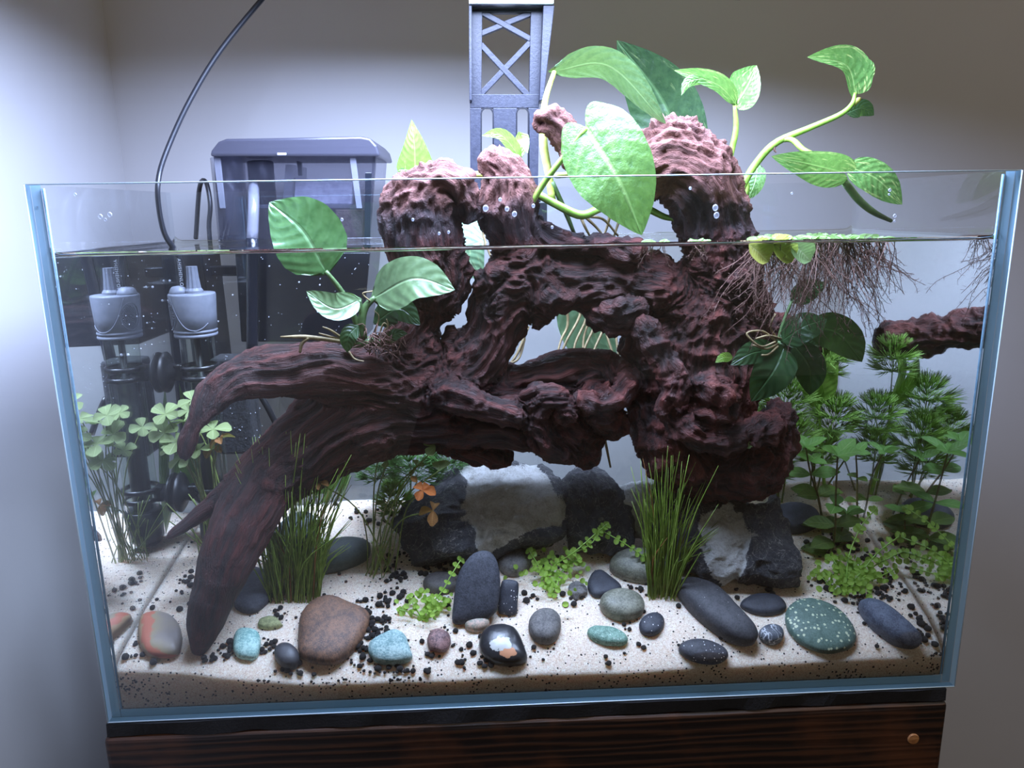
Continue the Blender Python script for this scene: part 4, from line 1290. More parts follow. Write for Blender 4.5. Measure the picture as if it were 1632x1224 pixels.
# ---- pothos, right
pr_ = thing('pothos', 'pothos with long stems reaching up and right above the rim, flecked leaves', 'plant', at(1182, 312, .11), PG)
stalk(pr_, [(1156, 280, .10), (1166, 240, .10), (1173, 205, .10), (1171, 168, .10)], [5, 5, 4.5, 3], M_stemg)
leaf(pr_, (1172, 166, .10), (1206, 104, .125), 33, L_pothosv, (1190, 138, .115), wr=24, cup=.25, shape='heart', lobe=.05, roll=-15)
leaf(pr_, (1172, 166, .10), (1074, 112, .085), 10, L_pothosv, (1142, 134, .09), wr=17, cup=.2, shape='ovate')
leaf(pr_, (1130, 124, .09), (1086, 152, .085), 9, L_pothosv, (1098, 130, .085), cup=-.2, shape='ovate')
stalk(pr_, [(1178, 318, .11), (1184, 296, .11), (1204, 262, .11), (1236, 228, .105), (1290, 204, .10), (1338, 183, .095), (1358, 166, .09), (1363, 148, .09)], [5, 6, 6, 6, 5, 4.5, 4, 2.5], M_stemg)
leaf(pr_, (1363, 150, .09), (1286, 91, .085), 9, L_pothosv, (1348, 104, .085), wr=30, cup=.25, shape='heart', lobe=.02, nt=20)
leaf(pr_, (1372, 140, .10), (1378, 90, .095), 12, L_pothosv, (1382, 112, .095), shape='lance')
leaf(pr_, (1350, 180, .10), (1393, 184, .10), 14, L_darkp, (1374, 172, .10), shape='ovate')
stalk(pr_, [(1360, 168, .092), (1367, 160, .094), (1371, 157, .095)], [2, 4, 2], M_stemy, 'shoot')
stalk(pr_, [(1240, 224, .105), (1262, 223, .10), (1282, 240, .09), (1310, 250, .085)], [4, 4.5, 4.5, 3], M_stemg)
leaf(pr_, (1346, 276, .075), (1229, 249, .06), 28, L_pothosv, (1290, 262, .055), roll=18, cup=.15, shape='heart', lobe=.1, nt=22, nu=13)
leaf(pr_, (1350, 264, .09), (1438, 326, .085), 25, L_pothosv, (1398, 285, .085), roll=20, shape='ovate', nt=20)
stalk(pr_, [(1346, 290, .08), (1368, 318, .085), (1392, 338, .09), (1420, 352, .10)], [6, 6, 5, 3], M_stema)
leaf(pr_, (1207, 262, .13), (1190, 320, .125), 16, L_pothos, (1202, 292, .125), shape='ovate')
stalk(pr_, [(1176, 322, .12), (1188, 312, .12), (1192, 298, .12), (1189, 286, .12)], [3.5, 3.5, 3, 2], M_stemg, 'shoot')
stalk(pr_, [(1238, 226, .104), (1234, 238, .104), (1237, 243, .104)], [2, 1.6, 1], M_rootb, 'shoot')

# ---- anubias on the left limb
an = thing('anubias', 'anubias rooted on the left driftwood limb, its top leaf breaking the surface', 'plant', at(585, 545, .06), 'anubias tied to the driftwood')
leaf(an, (519, 432, .050), (429, 322, .045), 58, L_anut, (482, 368, .046), roll=-14, fold=.08, cup=.05, wave=.12, nt=26, nu=17)
leaf(an, (597, 474, .058), (725, 462, .045), 36, L_anu, (660, 444, .046), roll=24, fold=.1, wr=38, nt=24, nu=17)
leaf(an, (573, 478, .055), (488, 464, .045), 20, L_anu, (533, 492, .045), roll=-15, cup=.25, nt=20, nu=13, wr=24)
leaf(an, (570, 520, .05), (553, 562, .045), 14, L_anub, (556, 535, .044))
leaf(an, (598, 514, .064), (670, 518, .06), 22, L_anub, (636, 492, .06), roll=15)
leaf(an, (612, 544, .058), (650, 532, .052), 10, L_anub, (632, 532, .052))
stalk(an, [(519, 432, .050), (544, 464, .053), (562, 500, .056), (574, 530, .058)], [3.5, 4.5, 5, 6], M_stema, 'petiole')
stalk(an, [(598, 474, .058), (582, 490, .057), (576, 515, .057), (578, 538, .058)], [4, 6, 7, 7], M_stema, 'petiole')
stalk(an, [(573, 478, .055), (576, 500, .056), (578, 520, .057)], [3, 4, 5], M_stema, 'petiole')
stalk(an, [(562, 548, .058), (585, 545, .060), (615, 548, .062)], [7, 9, 6], M_stema, 'rhizome')
for p, r in (([(566, 548, .056), (520, 541, .05), (484, 537, .046), (447, 537, .044)], [3, 4, 4, 1.5]), ([(492, 538, .046), (481, 548, .046), (478, 562, .046)], [3, 3, 2]), ([(548, 541, .054), (528, 527, .052), (514, 521, .05)], [2.5, 2, 1.2]),
             ([(556, 545, .055), (532, 538, .053), (508, 531, .052)], [2.5, 2, 1.2]), ([(556, 560, .052), (565, 572, .05), (580, 576, .05)], [1.8, 1.6, 1]), ([(598, 530, .06), (604, 505, .06), (596, 495, .06)], [1.5, 1.3, .8]),
             ([(604, 534, .06), (612, 515, .06), (622, 525, .06)], [1.5, 1.3, .8]), ([(608, 536, .06), (618, 520, .06), (616, 508, .06)], [1.5, 1.3, .8]), ([(590, 480, .055), (578, 468, .055), (594, 464, .055)], [1.5, 1.4, 1])):
    stalk(an, p, r, M_root, 'root', seg=6)
rm = MB()
for k in range(70):
    a = np.array([RNG.uniform(575, 640), RNG.uniform(535, 570)])
    pts = [at(a[0], a[1], .058), at(a[0] + RNG.uniform(-14, 14), a[1] - RNG.uniform(0, 26), .054), at(a[0] + RNG.uniform(-22, 22), a[1] + RNG.uniform(-20, 14), .054)]
    rm.add(*tube(pts, [.0004, .0004, .0002], 4, 6))
tag(rm.build('root_mass', M_rootb, an), kind='stuff')

# ---- anubias on the right of the trunk
ab_ = thing('anubias', 'dark anubias hanging beside the right trunk below the floating roots', 'plant', at(1240, 545, .066), 'anubias tied to the driftwood')
leaf(ab_, (1250, 553, .060), (1197, 640, .048), 32, L_anub, (1232, 592, .046), roll=12, fold=.08, nt=20, nu=13)
leaf(ab_, (1266, 550, .064), (1290, 630, .055), 26, L_anub, (1290, 585, .054), roll=-14, fold=.08, nt=20, nu=13)
leaf(ab_, (1246, 543, .060), (1318, 508, .056), 24, L_anub, (1282, 520, .05), roll=22, nt=20, nu=13)
leaf(ab_, (1288, 522, .066), (1374, 577, .06), 30, L_anub, (1335, 532, .06), roll=-18, nt=20, nu=13)
leaf(ab_, (1262, 480, .07), (1318, 452, .07), 18, L_anub, (1290, 462, .07))
leaf(ab_, (1234, 560, .07), (1164, 582, .055), 20, L_anub, (1200, 562, .058))
leaf(ab_, (1167, 569, .054), (1140, 578, .05), 8, L_brite, (1152, 570, .05), label='small bright green new leaf')
leaf(ab_, (1262, 556, .075), (1310, 548, .08), 12, L_anub)
for p in ([(1262, 480, .07), (1250, 510, .067), (1240, 545, .066)], [(1250, 553, .06), (1245, 548, .063), (1240, 545, .066)], [(1288, 522, .066), (1262, 540, .066), (1240, 548, .066)], [(1234, 560, .07), (1238, 552, .067), (1246, 548, .066)]):
    stalk(ab_, p, [2.5, 3, 3.5], M_stema, 'petiole')
for p in ([(1238, 545, .06), (1215, 528, .055), (1190, 532, .052), (1212, 552, .05), (1236, 545, .05)], [(1240, 548, .06), (1222, 556, .052), (1200, 550, .05)], [(1238, 540, .06), (1228, 520, .056), (1236, 500, .055)], [(1240, 552, .056), (1225, 565, .05), (1214, 566, .048)], [(1245, 540, .06), (1225, 535, .052), (1205, 540, .05)]):
    stalk(ab_, p, 1.8, M_root, 'root', seg=6)

# ------------------------------------------------------------------ floating plants on the surface
u_round = unit_leaf('round', L_frog, 7, 7, .5, .5)
u_roundy = unit_leaf('round', L_frogy, 7, 7, .5, .7)


def on_water(px, Y):
    p = at(px, 392, Y)
    return np.array([p[0], p[1], WATER + .0008])


FROG = [(1226, .030, .016, 130, 46, 5, 'floating plant with a bulging yellow leaf pressed to the glass'), (1262, .060, .011, 110, 34, 5, 'floating plant just behind the yellow bulging one, long roots'), (1292, .035, .012, 170, 50, 6, 'floating plant over the dark anubias with the densest roots'),
        (1322, .075, .011, 150, 46, 5, 'floating plant at the middle of the root curtain'), (1346, .040, .012, 140, 46, 5, 'floating plant at the right of the root curtain, near the glass'), (1376, .070, .011, 100, 34, 4, 'last floating plant of the row towards the right wall'),
        (1215, .100, .010, 60, 18, 4, 'small floating plant far back beside the trunk'), (1300, .120, .010, 60, 18, 4, 'small floating plant far back behind the row'), (1115, .045, .009, 30, 8, 4, 'tiny floating plant against the driftwood arch'), (1046, .040, .010, 34, 9, 4, 'tiny floating rosette under the tip of the big heart leaf'), (1405, .035, .008, 90, 22, 3, 'small floating plant with thin roots right of the row')]
for px, Y, s, rl, nr_, nl, lab in FROG:
    c = on_water(px, Y)
    fr = thing('floating_plant', lab, 'plant', c, 'floating plants with hanging brown roots')
    for k in range(nl):
        a = 2 * math.pi * k / nl + RNG.uniform(-.4, .4)
        d = np.array([math.cos(a), math.sin(a), .10])
        yel = (px == 1226 and k in (0, 1))
        put(u_roundy if yel else u_round, fr, c + d * .0015, d, [0, 0, 1], s * RNG.uniform(.75, 1.1))
    if px == 1226:
        for dx, dz, mm in ((-.012, -.004, u_roundy), (.004, -.005, u_roundy), (.016, -.004, u_round)):
            put(mm, fr, c + np.array([dx - .004, -.008, -.001]), [.6, -.15, -.5], [0, -1, .4], .017)
    R_ = MB()
    for k in range(nr_):
        L = rl * 1.25 * RNG.uniform(.4, 1.0) * mpp(c)
        p = c + np.array([RNG.normal() * .004, RNG.normal() * .004, -.001])
        d = unit([RNG.normal() * .45 + (.25 if px > 1300 else -.05), RNG.normal() * .4, -1])
        n_ = max(5, int(L / .006))
        pts = [p]
        for i in range(n_):
            d = unit(d + RNG.normal(size=3) * .16 + np.array([0, 0, -.05]))
            pts.append(pts[-1] + d * L / n_)
        pts = np.array(pts)
        if pts[:, 1].min() < IY0 + .002: pts[:, 1] = np.maximum(pts[:, 1], IY0 + .002)
        pts[:, 0] = np.minimum(pts[:, 0], IX - .002)
        R_.add(*tube(pts, np.linspace(.00034, .00017, len(pts)), 3))
        for i in range(1, len(pts) - 1):
            for _ in range(3):
                q = pts[i] + (pts[i + 1] - pts[i]) * RNG.uniform()
                e = unit(RNG.normal(size=3) + d * .8) * RNG.uniform(.0015, .0042)
                w_ = np.maximum(q + e, [-9, IY0 + .001, 0])
                R_.add(*tube([q, (q + w_) / 2 + RNG.normal(size=3) * .0002, w_], [.00014, .00011, .00008], 3))
    tag(R_.build('roots', M_rootb, fr), kind='stuff')
c = at(1195, 709, .058)
dw = thing('duckweed', 'tiny green duckweed scrap stuck on the driftwood hook', 'plant', c)
for a in (0, 2.2, 4.1):
    put(u_round, dw, c, [math.cos(a), -.2, math.sin(a)], [0, -1, .3], .0032)

# ------------------------------------------------------------------ rooted plants
# grass tufts


def tuft(label, bx, by, sx, tips, n, group):
    p0 = on_sand(bx, by)
    g = thing('grass_tuft', label, 'plant', p0, group)
    for k in range(n):
        u = RNG.uniform(-1, 1)
        b = on_sand(bx + sx * u + RNG.normal() * 3, by - RNG.uniform(0, 18))
        x0, x1, y0, y1 = tips
        fx = np.clip(.5 + .42 * u + RNG.normal() * .2, 0, 1)
        hgt = RNG.uniform() ** 1.05
        tx, ty = x0 + (x1 - x0) * fx, y1 + (y0 - y1) * hgt * (1 - .35 * abs(fx - .45))
        tp = at(tx, ty, b[1] + RNG.uniform(-.015, .018))
        mid = (b + tp) / 2 + np.array([-(tp[0] - b[0]) * .18 + RNG.normal() * .002, RNG.normal() * .003, .006])
        V, Fc = tube([b - [0, 0, .002], mid, tp], [.00055, .00062, .00018], 3, 7)
        mk('blade', V, Fc, L_dead if RNG.uniform() < .05 else L_grass, g)
    return g


TG = 'hairgrass tufts planted in the sand'
tuft('left hairgrass tuft fanning out in front of the driftwood limb', 470, 962, 38, (375, 560, 672, 880), 165, TG)
tuft('middle hairgrass tuft standing in front of the quartz rocks', 1056, 958, 22, (1005, 1145, 700, 890), 100, TG)
# ribbon leaves far back
p0 = on_sand(520, 800)
rb = thing('ribbon_plant', 'short green ribbon leaved plant behind the left limb', 'plant', p0)
for k, (tx, ty) in enumerate(((505, 745), (520, 730), (532, 722), (545, 735), (552, 728), (496, 770), (560, 745))):
    b = p0 + np.array([RNG.uniform(-.012, .012), RNG.uniform(-.006, .006), 0]); q = proj(b)
    leaf(rb, (q[0], q[1], b[1]), (tx, ty, b[1]), 5.5, L_val, ((q[0] + tx) / 2 + RNG.uniform(-4, 4), (q[1] + ty) / 2, b[1] - .004), shape='lance', nt=10, nu=5)

# four-lobed clover plants
u_mars = unit_leaf('fan', L_mars, 7, 7, .46, .3)
u_marsd = unit_leaf('fan', L_dead, 7, 7, .4, .8, bend=.5)
u_marso = unit_leaf('fan', L_orange, 7, 7, .5, .7, bend=.4)


def clover(label, base, heads, extra=0):
    p0 = np.asarray(base)
    c = thing('water_clover', label, 'plant', p0, 'four-leaved water clovers')
    for hx, hy, Y, size, kind, nlf in heads:
        tp = at(hx, hy, Y)
        b = p0 + np.array([RNG.normal() * .006, RNG.normal() * .004, 0])
        mid = (b * .45 + tp * .55) + np.array([(b[0] - tp[0]) * .12, RNG.normal() * .003, .012])
        V, Fc = tube([b, mid, tp], [.0007, .0006, .0005], 5, 12)
        mk('stalk', V, Fc, M_stemw, c)
        up = unit([RNG.normal() * .35, -.55 + RNG.normal() * .25, .9])
        x = unit(np.cross(up, [0.3, 1, .1])); y = np.cross(up, x)
        a0 = RNG.uniform(0, 6.28)
        for k in range(nlf):
            a = a0 + 2 * math.pi * k / 4 + RNG.normal() * .15
            d = x * math.cos(a) + y * math.sin(a) + up * (RNG.uniform(-.05, .35))
            put({'g': u_mars, 'd': u_marsd, 'o': u_marso}[kind], c, tp, d, up, size * mpp(tp) * RNG.uniform(.85, 1.15), 'leaflet')
    for _ in range(extra):
        b = p0 + np.array([RNG.normal() * .008, RNG.normal() * .005, 0])
        tp = b + np.array([RNG.normal() * .012 - .008, RNG.normal() * .008, RNG.uniform(.03, .06)])
        V, Fc = tube([b, (b + tp) / 2 + [0.002, 0, 0], tp], .0005, 4, 8)
        mk('stalk', V, Fc, M_stemw, c)
    return c


b1 = np.array([-.257, .125, float(sand_z(-.257, .125))])
HL = [(306, 638, .085, 24, 'g', 4), (264, 660, .09, 21, 'g', 4), (294, 672, .10, 22, 'g', 4), (262, 690, .09, 22, 'g', 4), (282, 704, .085, 25, 'g', 4), (340, 684, .095, 24, 'g', 4), (318, 716, .09, 22, 'g', 4), (288, 730, .09, 21, 'g', 4), (326, 662, .10, 21, 'g', 4), (350, 700, .09, 19, 'd', 4), (338, 712, .095, 18, 'd', 3), (272, 716, .1, 20, 'g', 4), (252, 680, .11, 18, 'g', 4), (310, 690, .085, 22, 'g', 4), (332, 800, .1, 16, 'd', 3), (300, 655, .12, 18, 'g', 4)]
clover('bushy pale green water clover in front of the heater at the left wall', b1, HL, 14)
b2 = on_sand(606, 914)
HM = [(694, 712, .075, 22, 'g', 2), (700, 750, .07, 22, 'g', 2), (664, 742, .075, 14, 'g', 2), (674, 782, .066, 18, 'o', 4), (690, 814, .066, 20, 'd', 3), (606, 712, .08, 14, 'd', 4), (510, 770, .07, 13, 'd', 3), (618, 735, .085, 15, 'g', 2), (655, 760, .075, 12, 'd', 2)]
clover('thin water clover with an orange dying leaf left of the quartz rocks', b2, HM, 6)

# round-leaved creepers
u_creep = unit_leaf('round', L_creep, 6, 5, .46, .3)


def creeper(label, runs, size, n_extra, box_px, group):
    p0 = on_sand(*runs[0][0][:2])
    c = thing('creeper', label, 'plant', p0, group)
    for run in runs:
        P = []
        for x, y, lift in run:
            s = on_sand(x, y + lift)
            P.append(at(x, y, s[1] - .002))
        P = np.array(P)
        C_ = catmull(P, 8 * (len(P) - 1))
        V, Fc = tube(C_, .00055, 5)
        mk('stem', V, Fc, M_stemg, c)
        ln = np.linalg.norm(np.diff(C_, axis=0), axis=1).sum()
        nn = max(2, int(ln / .006))
        for i in range(nn + 1):
            k = min(int(i / nn * (len(C_) - 1)), len(C_) - 2)
            d = unit(C_[k + 1] - C_[k])
            sd = unit(np.cross(d, [RNG.normal() * .4, -1, .6 + RNG.normal() * .4]))
            for sg in (-1, 1):
                put(u_creep, c, C_[k], sd * sg + d * .3 + np.array([0, 0, .2]), unit([RNG.normal() * .4, -.7, .8]), size * mpp(C_[k]) * RNG.uniform(.7, 1.15))
            if i == nn: put(u_creep, c, C_[k], d + RNG.normal(size=3) * .2, [0, -.7, .8], size * mpp(C_[k]) * .8)
    x0, x1, y0, y1 = box_px
    for _ in range(n_extra):
        x, y = (x0 + x1) / 2 + (x1 - x0) / 2 * RNG.normal() * .5, (y0 + y1) / 2 + (y1 - y0) / 2 * RNG.normal() * .5
        s = on_sand(x, max(y, y0) + 14)
        p = at(x, y, s[1] - RNG.uniform(0, .008))
        p[2] = max(p[2], float(sand_z(p[0], p[1])) + .002)
        a = RNG.uniform(0, 6.28)
        put(u_creep, c, p, [math.cos(a), .3 * math.sin(a), math.sin(a)], unit([RNG.normal() * .5, -.8, .7]), size * mpp(p) * RNG.uniform(.75, 1.2))
    return c


CG = 'bright green round-leaved creepers'
creeper('small creeper left of the tall slate, one runner climbing beside it', [[(672, 985, 0), (690, 960, 14), (706, 940, 26), (720, 915, 40), (736, 890, 50)], [(672, 985, 0), (660, 965, 12), (652, 950, 14)], [(675, 985, 0), (650, 975, 4), (636, 972, 4)], [(676, 985, 0), (700, 970, 6), (708, 955, 10)]], 8.5, 56, (640, 712, 940, 990), CG)
creeper('creeper between the two middle quartz rocks with runners towards the grass', [[(872, 935, 0), (880, 905, 16), (915, 880, 40), (950, 850, 60), (968, 835, 70)], [(872, 935, 0), (860, 905, 14), (842, 875, 30)], [(960, 846, 60), (995, 866, 50), (1030, 890, 30)], [(875, 940, 0), (900, 905, 14), (925, 890, 30)], [(880, 950, 0), (888, 930, 8), (890, 915, 10)], [(905, 885, 30), (940, 868, 48), (962, 838, 66)]], 8.5, 84, (830, 930, 868, 945), CG)
creeper('largest creeper with long runners, between the green flecked stone and the right wall', [[(1340, 945, 0), (1370, 915, 16), (1400, 880, 40), (1440, 850, 50), (1478, 815, 66)][:4], [(1335, 945, 0), (1315, 925, 6), (1298, 912, 8)], [(1350, 940, 0), (1352, 890, 30), (1372, 840, 60), (1398, 808, 76)], [(1360, 940, 0), (1390, 905, 20), (1420, 888, 30), (1442, 878, 34)], [(1340, 945, 0), (1350, 915, 12), (1370, 895, 22)], [(1365, 935, 0), (1400, 920, 10), (1430, 905, 14)], [(1345, 920, 10), (1330, 895, 22), (1322, 885, 24)]], 9.5, 130, (1298, 1420, 885, 945), CG)

# stem plants with opposite leaves
u_sl = unit_leaf('lance', L_stem, 9, 5, .27, .2, bend=.22)
u_sd = unit_leaf('lance', L_stemd, 9, 5, .3, .2, bend=.3)


def stem_plant(label, pts, nodes, top, group):
    P = [at(*p) for p in pts]
    c = thing('stem_plant', label, 'plant', P[0], group)
    C_ = catmull(P, 24)
    V, Fc = tube(C_, np.linspace(.0010, .0007, 24), 6)
    mk('stem', V, Fc, M_stemb, c)
    for f, size, ang, kind in nodes:
        k = min(int(f * 22), 22)
        d = unit(C_[k + 1] - C_[k])
        for sg in (-1, 1):
            a = math.radians(ang) + (0 if sg > 0 else math.pi)
            o = np.array([math.cos(a), math.sin(a), 0]) + d * RNG.uniform(.2, .6)
            put(u_sl if kind else u_sd, c, C_[k], o, d + np.array([0, -.45, 0]), size * mpp(C_[k]) * RNG.uniform(.85, 1.15))
    for k in range(top[0]):
        a = 2 * math.pi * k / top[0] + .4
        o = np.array([math.cos(a), math.sin(a), 0]) * 1.0 + np.array([0, 0, RNG.uniform(.25, .9)])
        put(u_sl, c, C_[-1], o, [-.3 * o[0], -.5, .9], top[1] * mpp(C_[-1]) * RNG.uniform(.7, 1.1))
    return c


SG = 'stem plants with paired leaves in the right corner'
Yb = .125
stem_plant('stem plant nearest the driftwood hook, with a bright leafy crown', [(1312, 862, Yb), (1306, 800, Yb), (1292, 755, Yb - .005), (1284, 712, Yb - .01)], [(.15, 40, 10, 0), (.42, 42, 20, 0), (.72, 40, 165, 1)], (6, 32), SG)
stem_plant('shorter stem plant leaning against its bright crowned neighbour', [(1318, 858, Yb + .02), (1303, 790, Yb + .02), (1293, 735, Yb + .015)], [(.25, 40, 60, 0), (.55, 42, 140, 0)], (4, 30), SG)
stem_plant('tallest straight stem plant of the right corner, broad top leaves', [(1326, 890, .105), (1331, 840, .105), (1332, 790, .103), (1335, 726, .10)], [(.06, 46, 5, 0), (.2, 46, 30, 0), (.38, 44, 175, 0), (.62, 44, 60, 1)], (6, 42), SG)
stem_plant('thin stem plant with small curled leaves near the right wall', [(1368, 852, .14), (1366, 800, .14), (1366, 760, .14), (1364, 722, .135)], [(.4, 26, 20, 0), (.7, 26, 100, 0)], (5, 30), SG)
stem_plant('low leafy stem plant at the foot of the right corner group', [(1335, 880, .118), (1340, 850, .118), (1350, 820, .116)], [(.1, 44, 0, 0), (.5, 44, 60, 0)], (4, 40), SG)

# fine-needled background plants


def whorls(label, base, tops, mat, group):
    c = thing('feathery_plant', label, 'plant', base, group)
    for tx, ty, Y, r in tops:
        tp = at(tx, ty, Y)
        V, Fc = tube([base + RNG.normal(size=3) * [.004, .003, 0], (base + tp) / 2 + [RNG.normal() * .004, 0, 0], tp], [.0009, .0008, .0006], 5, 10)
        mk('stem', V, Fc, M_stemw, c)
        N = MB()
        R = r * mpp(tp)
        ax = unit([RNG.normal() * .2, -.25, 1])
        for ring, (hh, nn, ln) in enumerate(((0, 34, 1.0), (-.012, 26, .95), (.006, 24, .8), (.012, 16, .6))):
            for k in range(nn):
                a = 2 * math.pi * (k + RNG.uniform(-.3, .3)) / nn
                d = unit(np.array([math.cos(a), math.sin(a), .25 + .35 * ring * (ring != 1) + RNG.normal() * .12]))
                o = tp + ax * hh
                m1 = o + d * R * .45 * ln
                N.add(*tube([o, m1], [.00035, .00028], 3))
                for _ in range(6):
                    e = unit(d + RNG.normal(size=3) * .24 + [0, 0, .12])
                    m2 = m1 + e * R * RNG.uniform(.4, .6) * ln
                    N.add(*tube([m1, (m1 + m2) / 2, m2 + [0, 0, .0008]], [.00038, .00034, .00016], 3))
        tag(N.build('needles', mat, c), kind='stuff')
    return c


FG = 'feathery background plants'
zb = lambda x, y: np.array([x, y, float(sand_z(x, y))])
whorls('feathery green plant behind the driftwood hook', zb(.232, .17), [(1206, 695, .165, 42), (1252, 645, .165, 56), (1262, 702, .16, 52), (1225, 745, .17, 46)], M_needle, FG)
whorls('feathery plant with round crowns at the back right corner', zb(.262, .172), [(1330, 668, .165, 50), (1318, 575, .165, 44), (1312, 720, .17, 40)], M_needle, FG)
whorls('small dark feathery plant by the right back corner', zb(.275, .18), [(1374, 692, .175, 30)], M_needled, FG)
whorls('dark feathery plant behind the largest quartz rock', zb(-.105, .165), [(655, 745, .155, 62), (715, 738, .16, 52), (605, 745, .16, 44)], M_needled, FG)
whorls('low yellow-green feathery plant at the left end of the quartz rocks', zb(-.12, .15), [(628, 800, .14, 36)], M_needley, FG)
bl = thing('broadleaf_plant', 'broad pale green leaf plant behind the dark anubias', 'plant', zb(.252, .165))
leaf(bl, (1305, 640, .165), (1332, 545, .16), 26, L_brite, (1310, 590, .16), roll=20)
leaf(bl, (1305, 650, .165), (1288, 570, .16), 16, L_brite, (1292, 610, .16))
stalk(bl, [(1315, 790, .165), (1308, 700, .165), (1305, 640, .165)], [3, 2.5, 2], M_stemg)
p_ = zb(-.272, .165)
wl = thing('broadleaf_plant', 'slender plant with long green leaves in the left back corner', 'plant', p_)
for tx, ty in ((255, 640), (285, 610), (300, 650)):
    q = proj(p_)
    leaf(wl, (q[0], q[1], .165), (tx, ty, .16), 9, L_val, ((q[0] + tx) / 2 - 6, (q[1] + ty) / 2, .158), shape='lance')
# ------------------------------------------------------------------ heater
M_cap = noisy('grey rubbery plastic', [(.3, (112, 116, 128)), (.7, (126, 130, 142))], 200, 3, rough=.5, bump=.1)
M_blackp = plain('black plastic', (16, 17, 20), .3)
M_rubber = plain('black rubber', (20, 20, 22), .45)
M_cord = plain('black cord', (26, 28, 34), .4)
M_print = plain('white print', (206, 210, 218), .6)
M_core = plain('dark heating core', (26, 28, 32), .4)
M_tube = clear('heater glass', 1.5, (.86, .9, .86, 1))
HY = .145
hA = at(313, 535, HY)
k = mpp(hA)
hx, hy, hz = hA
Rt, Rc = 26 * k, 34.5 * k
hb_ = float(sand_z(hx, hy)) + .004
ht = thing('aquarium_heater', 'glass tube heater with grey cap held to the left glass by black suction cups', 'heater', (hx, hy, hb_))
Zc = hz
capH = 68 * k
pr = [(.0001, 0), (Rc * .93, 0), (Rc * .95, .0008), (Rc * .95, .0022), (Rc * .91, .0026), (Rc * .91, .0034), (Rc * .955, .0038), (Rc * .955, .0052), (Rc * .915, .0056), (Rc * .915, .0064), (Rc * .96, .0070), (Rc * .98, capH * .5), (Rc * 1.03, capH - .0012), (Rc * 1.0, capH), (.0001, capH)]
V, Fc = lathe((hx, hy, Zc), (0, 0, 1), pr, 48)
mk('cap', V, Fc, M_cap, ht)
# cable collar on the left of the cap, knob on the right
cl = (hx - Rc * .55, hy)
V, Fc = lathe((cl[0], cl[1], Zc + capH - .001), (-.12, 0, 1), [(.0001, 0), (Rc * .46, 0), (Rc * .42, .003), (Rc * .33, .0055), (Rc * .24, .0068), (.0001, .007)], 24)
mk('cable_collar', V, Fc, M_cap, ht)
fl = 40
ang = np.linspace(0, 2 * math.pi, fl, endpoint=False)
V = []
for r, h in ((.0115, 0), (.0112, .002), (.0088, .004), (.0074, .012), (.0066, .021), (.0, .0212)):
    rr = r * .62 * (1 + (.045 * np.where(np.arange(fl) % 4 < 2, 1, -1) if 0.003 < h < .0211 else 0))
    V.append(np.column_stack([hx + Rc * .12 + rr * np.cos(ang), hy + rr * np.sin(ang), Zc + capH + h + 0 * ang]))
V = np.vstack(V)
Fc = [(i * fl + j, i * fl + (j + 1) % fl, (i + 1) * fl + (j + 1) % fl, (i + 1) * fl + j) for i in range(5) for j in range(fl)]
mk('knob', V, Fc, M_cap, ht, smooth=False)
# dotted oval grip and the raised line round it


def on_cap(a, z, out=0.0):
    r = Rc * np.interp((z - Zc) / capH, [0, .3, 1], [.955, .97, 1.03]) + out
    return np.array([hx - r * math.sin(a), hy - r * math.cos(a), z])


gp = MB()
gc, gz = math.radians(58), Zc + capH * .52
for i in range(-5, 6):
    for j in range(-8, 9):
        a, z = i * .085 + (.042 if j % 2 else 0), j * .0011
        if (a / .36) ** 2 + (z / (.0088 - .006 * a * (1 if z > 0 else 0))) ** 2 > 1: continue
        gp.add(on_cap(gc + a, gz + z) + IV1 * .00062, IF1)
gp.build('grip_dots', M_cap, ht)
for s, pts in (('ridge', [on_cap(gc + .46 * math.cos(q), gz + .0108 * math.sin(q), .0001) for q in np.linspace(0, 2 * math.pi, 25)]),
               ('ridge', [on_cap(a, z, .0001) for a, z in zip(np.linspace(gc - .25, -.95, 12), Zc + capH * np.array([.95, .72, .52, .38, .28, .22, .19, .18, .19, .22, .27, .33]))])):
    V, Fc = tube(pts, .00035, 5, 40)
    mk(s, V, Fc, M_cap, ht)
V, Fc = lathe((hx, hy, hb_ + .012), (0, 0, 1), [(Rt, 0), (Rt, Zc - hb_ - .012)], 32)
mk('glass_tube', V, Fc[:-2], M_tube, ht)
V, Fc = lathe((hx, hy, hb_ + .014), (0, 0, 1), [(.0001, 0), (Rt * .6, 0), (Rt * .6, Zc - hb_ - .05), (Rt * .2, Zc - hb_ - .046), (Rt * .2, Zc - hb_ - .016), (.0001, Zc - hb_ - .0155)], 24)
mk('heating_core', V, Fc, M_core, ht)
V, Fc = lathe((hx, hy, hb_), (0, 0, 1), [(.0001, 0), (Rt * .8, 0), (Rt * 1.06, .006), (Rt * 1.1, .030), (Rt * 1.02, .0305), (.0001, .0305)], 32)
mk('end_cap', V, Fc, M_blackp, ht)
for zc in (at(313, 592, HY)[2], at(330, 783, HY)[2]):
    for dz in (-.0042, .0042):
        V, Fc = lathe((hx, hy, zc + dz - .002), (0, 0, 1), [(Rt * 1.02, 0), (Rt * 1.14, .0003), (Rt * 1.14, .0037), (Rt * 1.02, .004)], 32)
        mk('clamp_ring', V, Fc[:-2], M_blackp, ht)
    V, Fc = box(-IX + .009, hx - Rt * .9, hy - .005, hy + .005, zc - .0065, zc + .0065)
    bevel(mk('clamp_arm', V, Fc, M_blackp, ht, False), .001, 2)
    V, Fc = lathe((-IX + .0008, hy, zc), (1, 0, 0), [(.0001, .001), (.0165, 0), (.0168, .0012), (.013, .0035), (.0075, .0055), (.006, .010), (.0001, .0105)], 32)
    mk('suction_cup', V, Fc, M_rubber, ht)
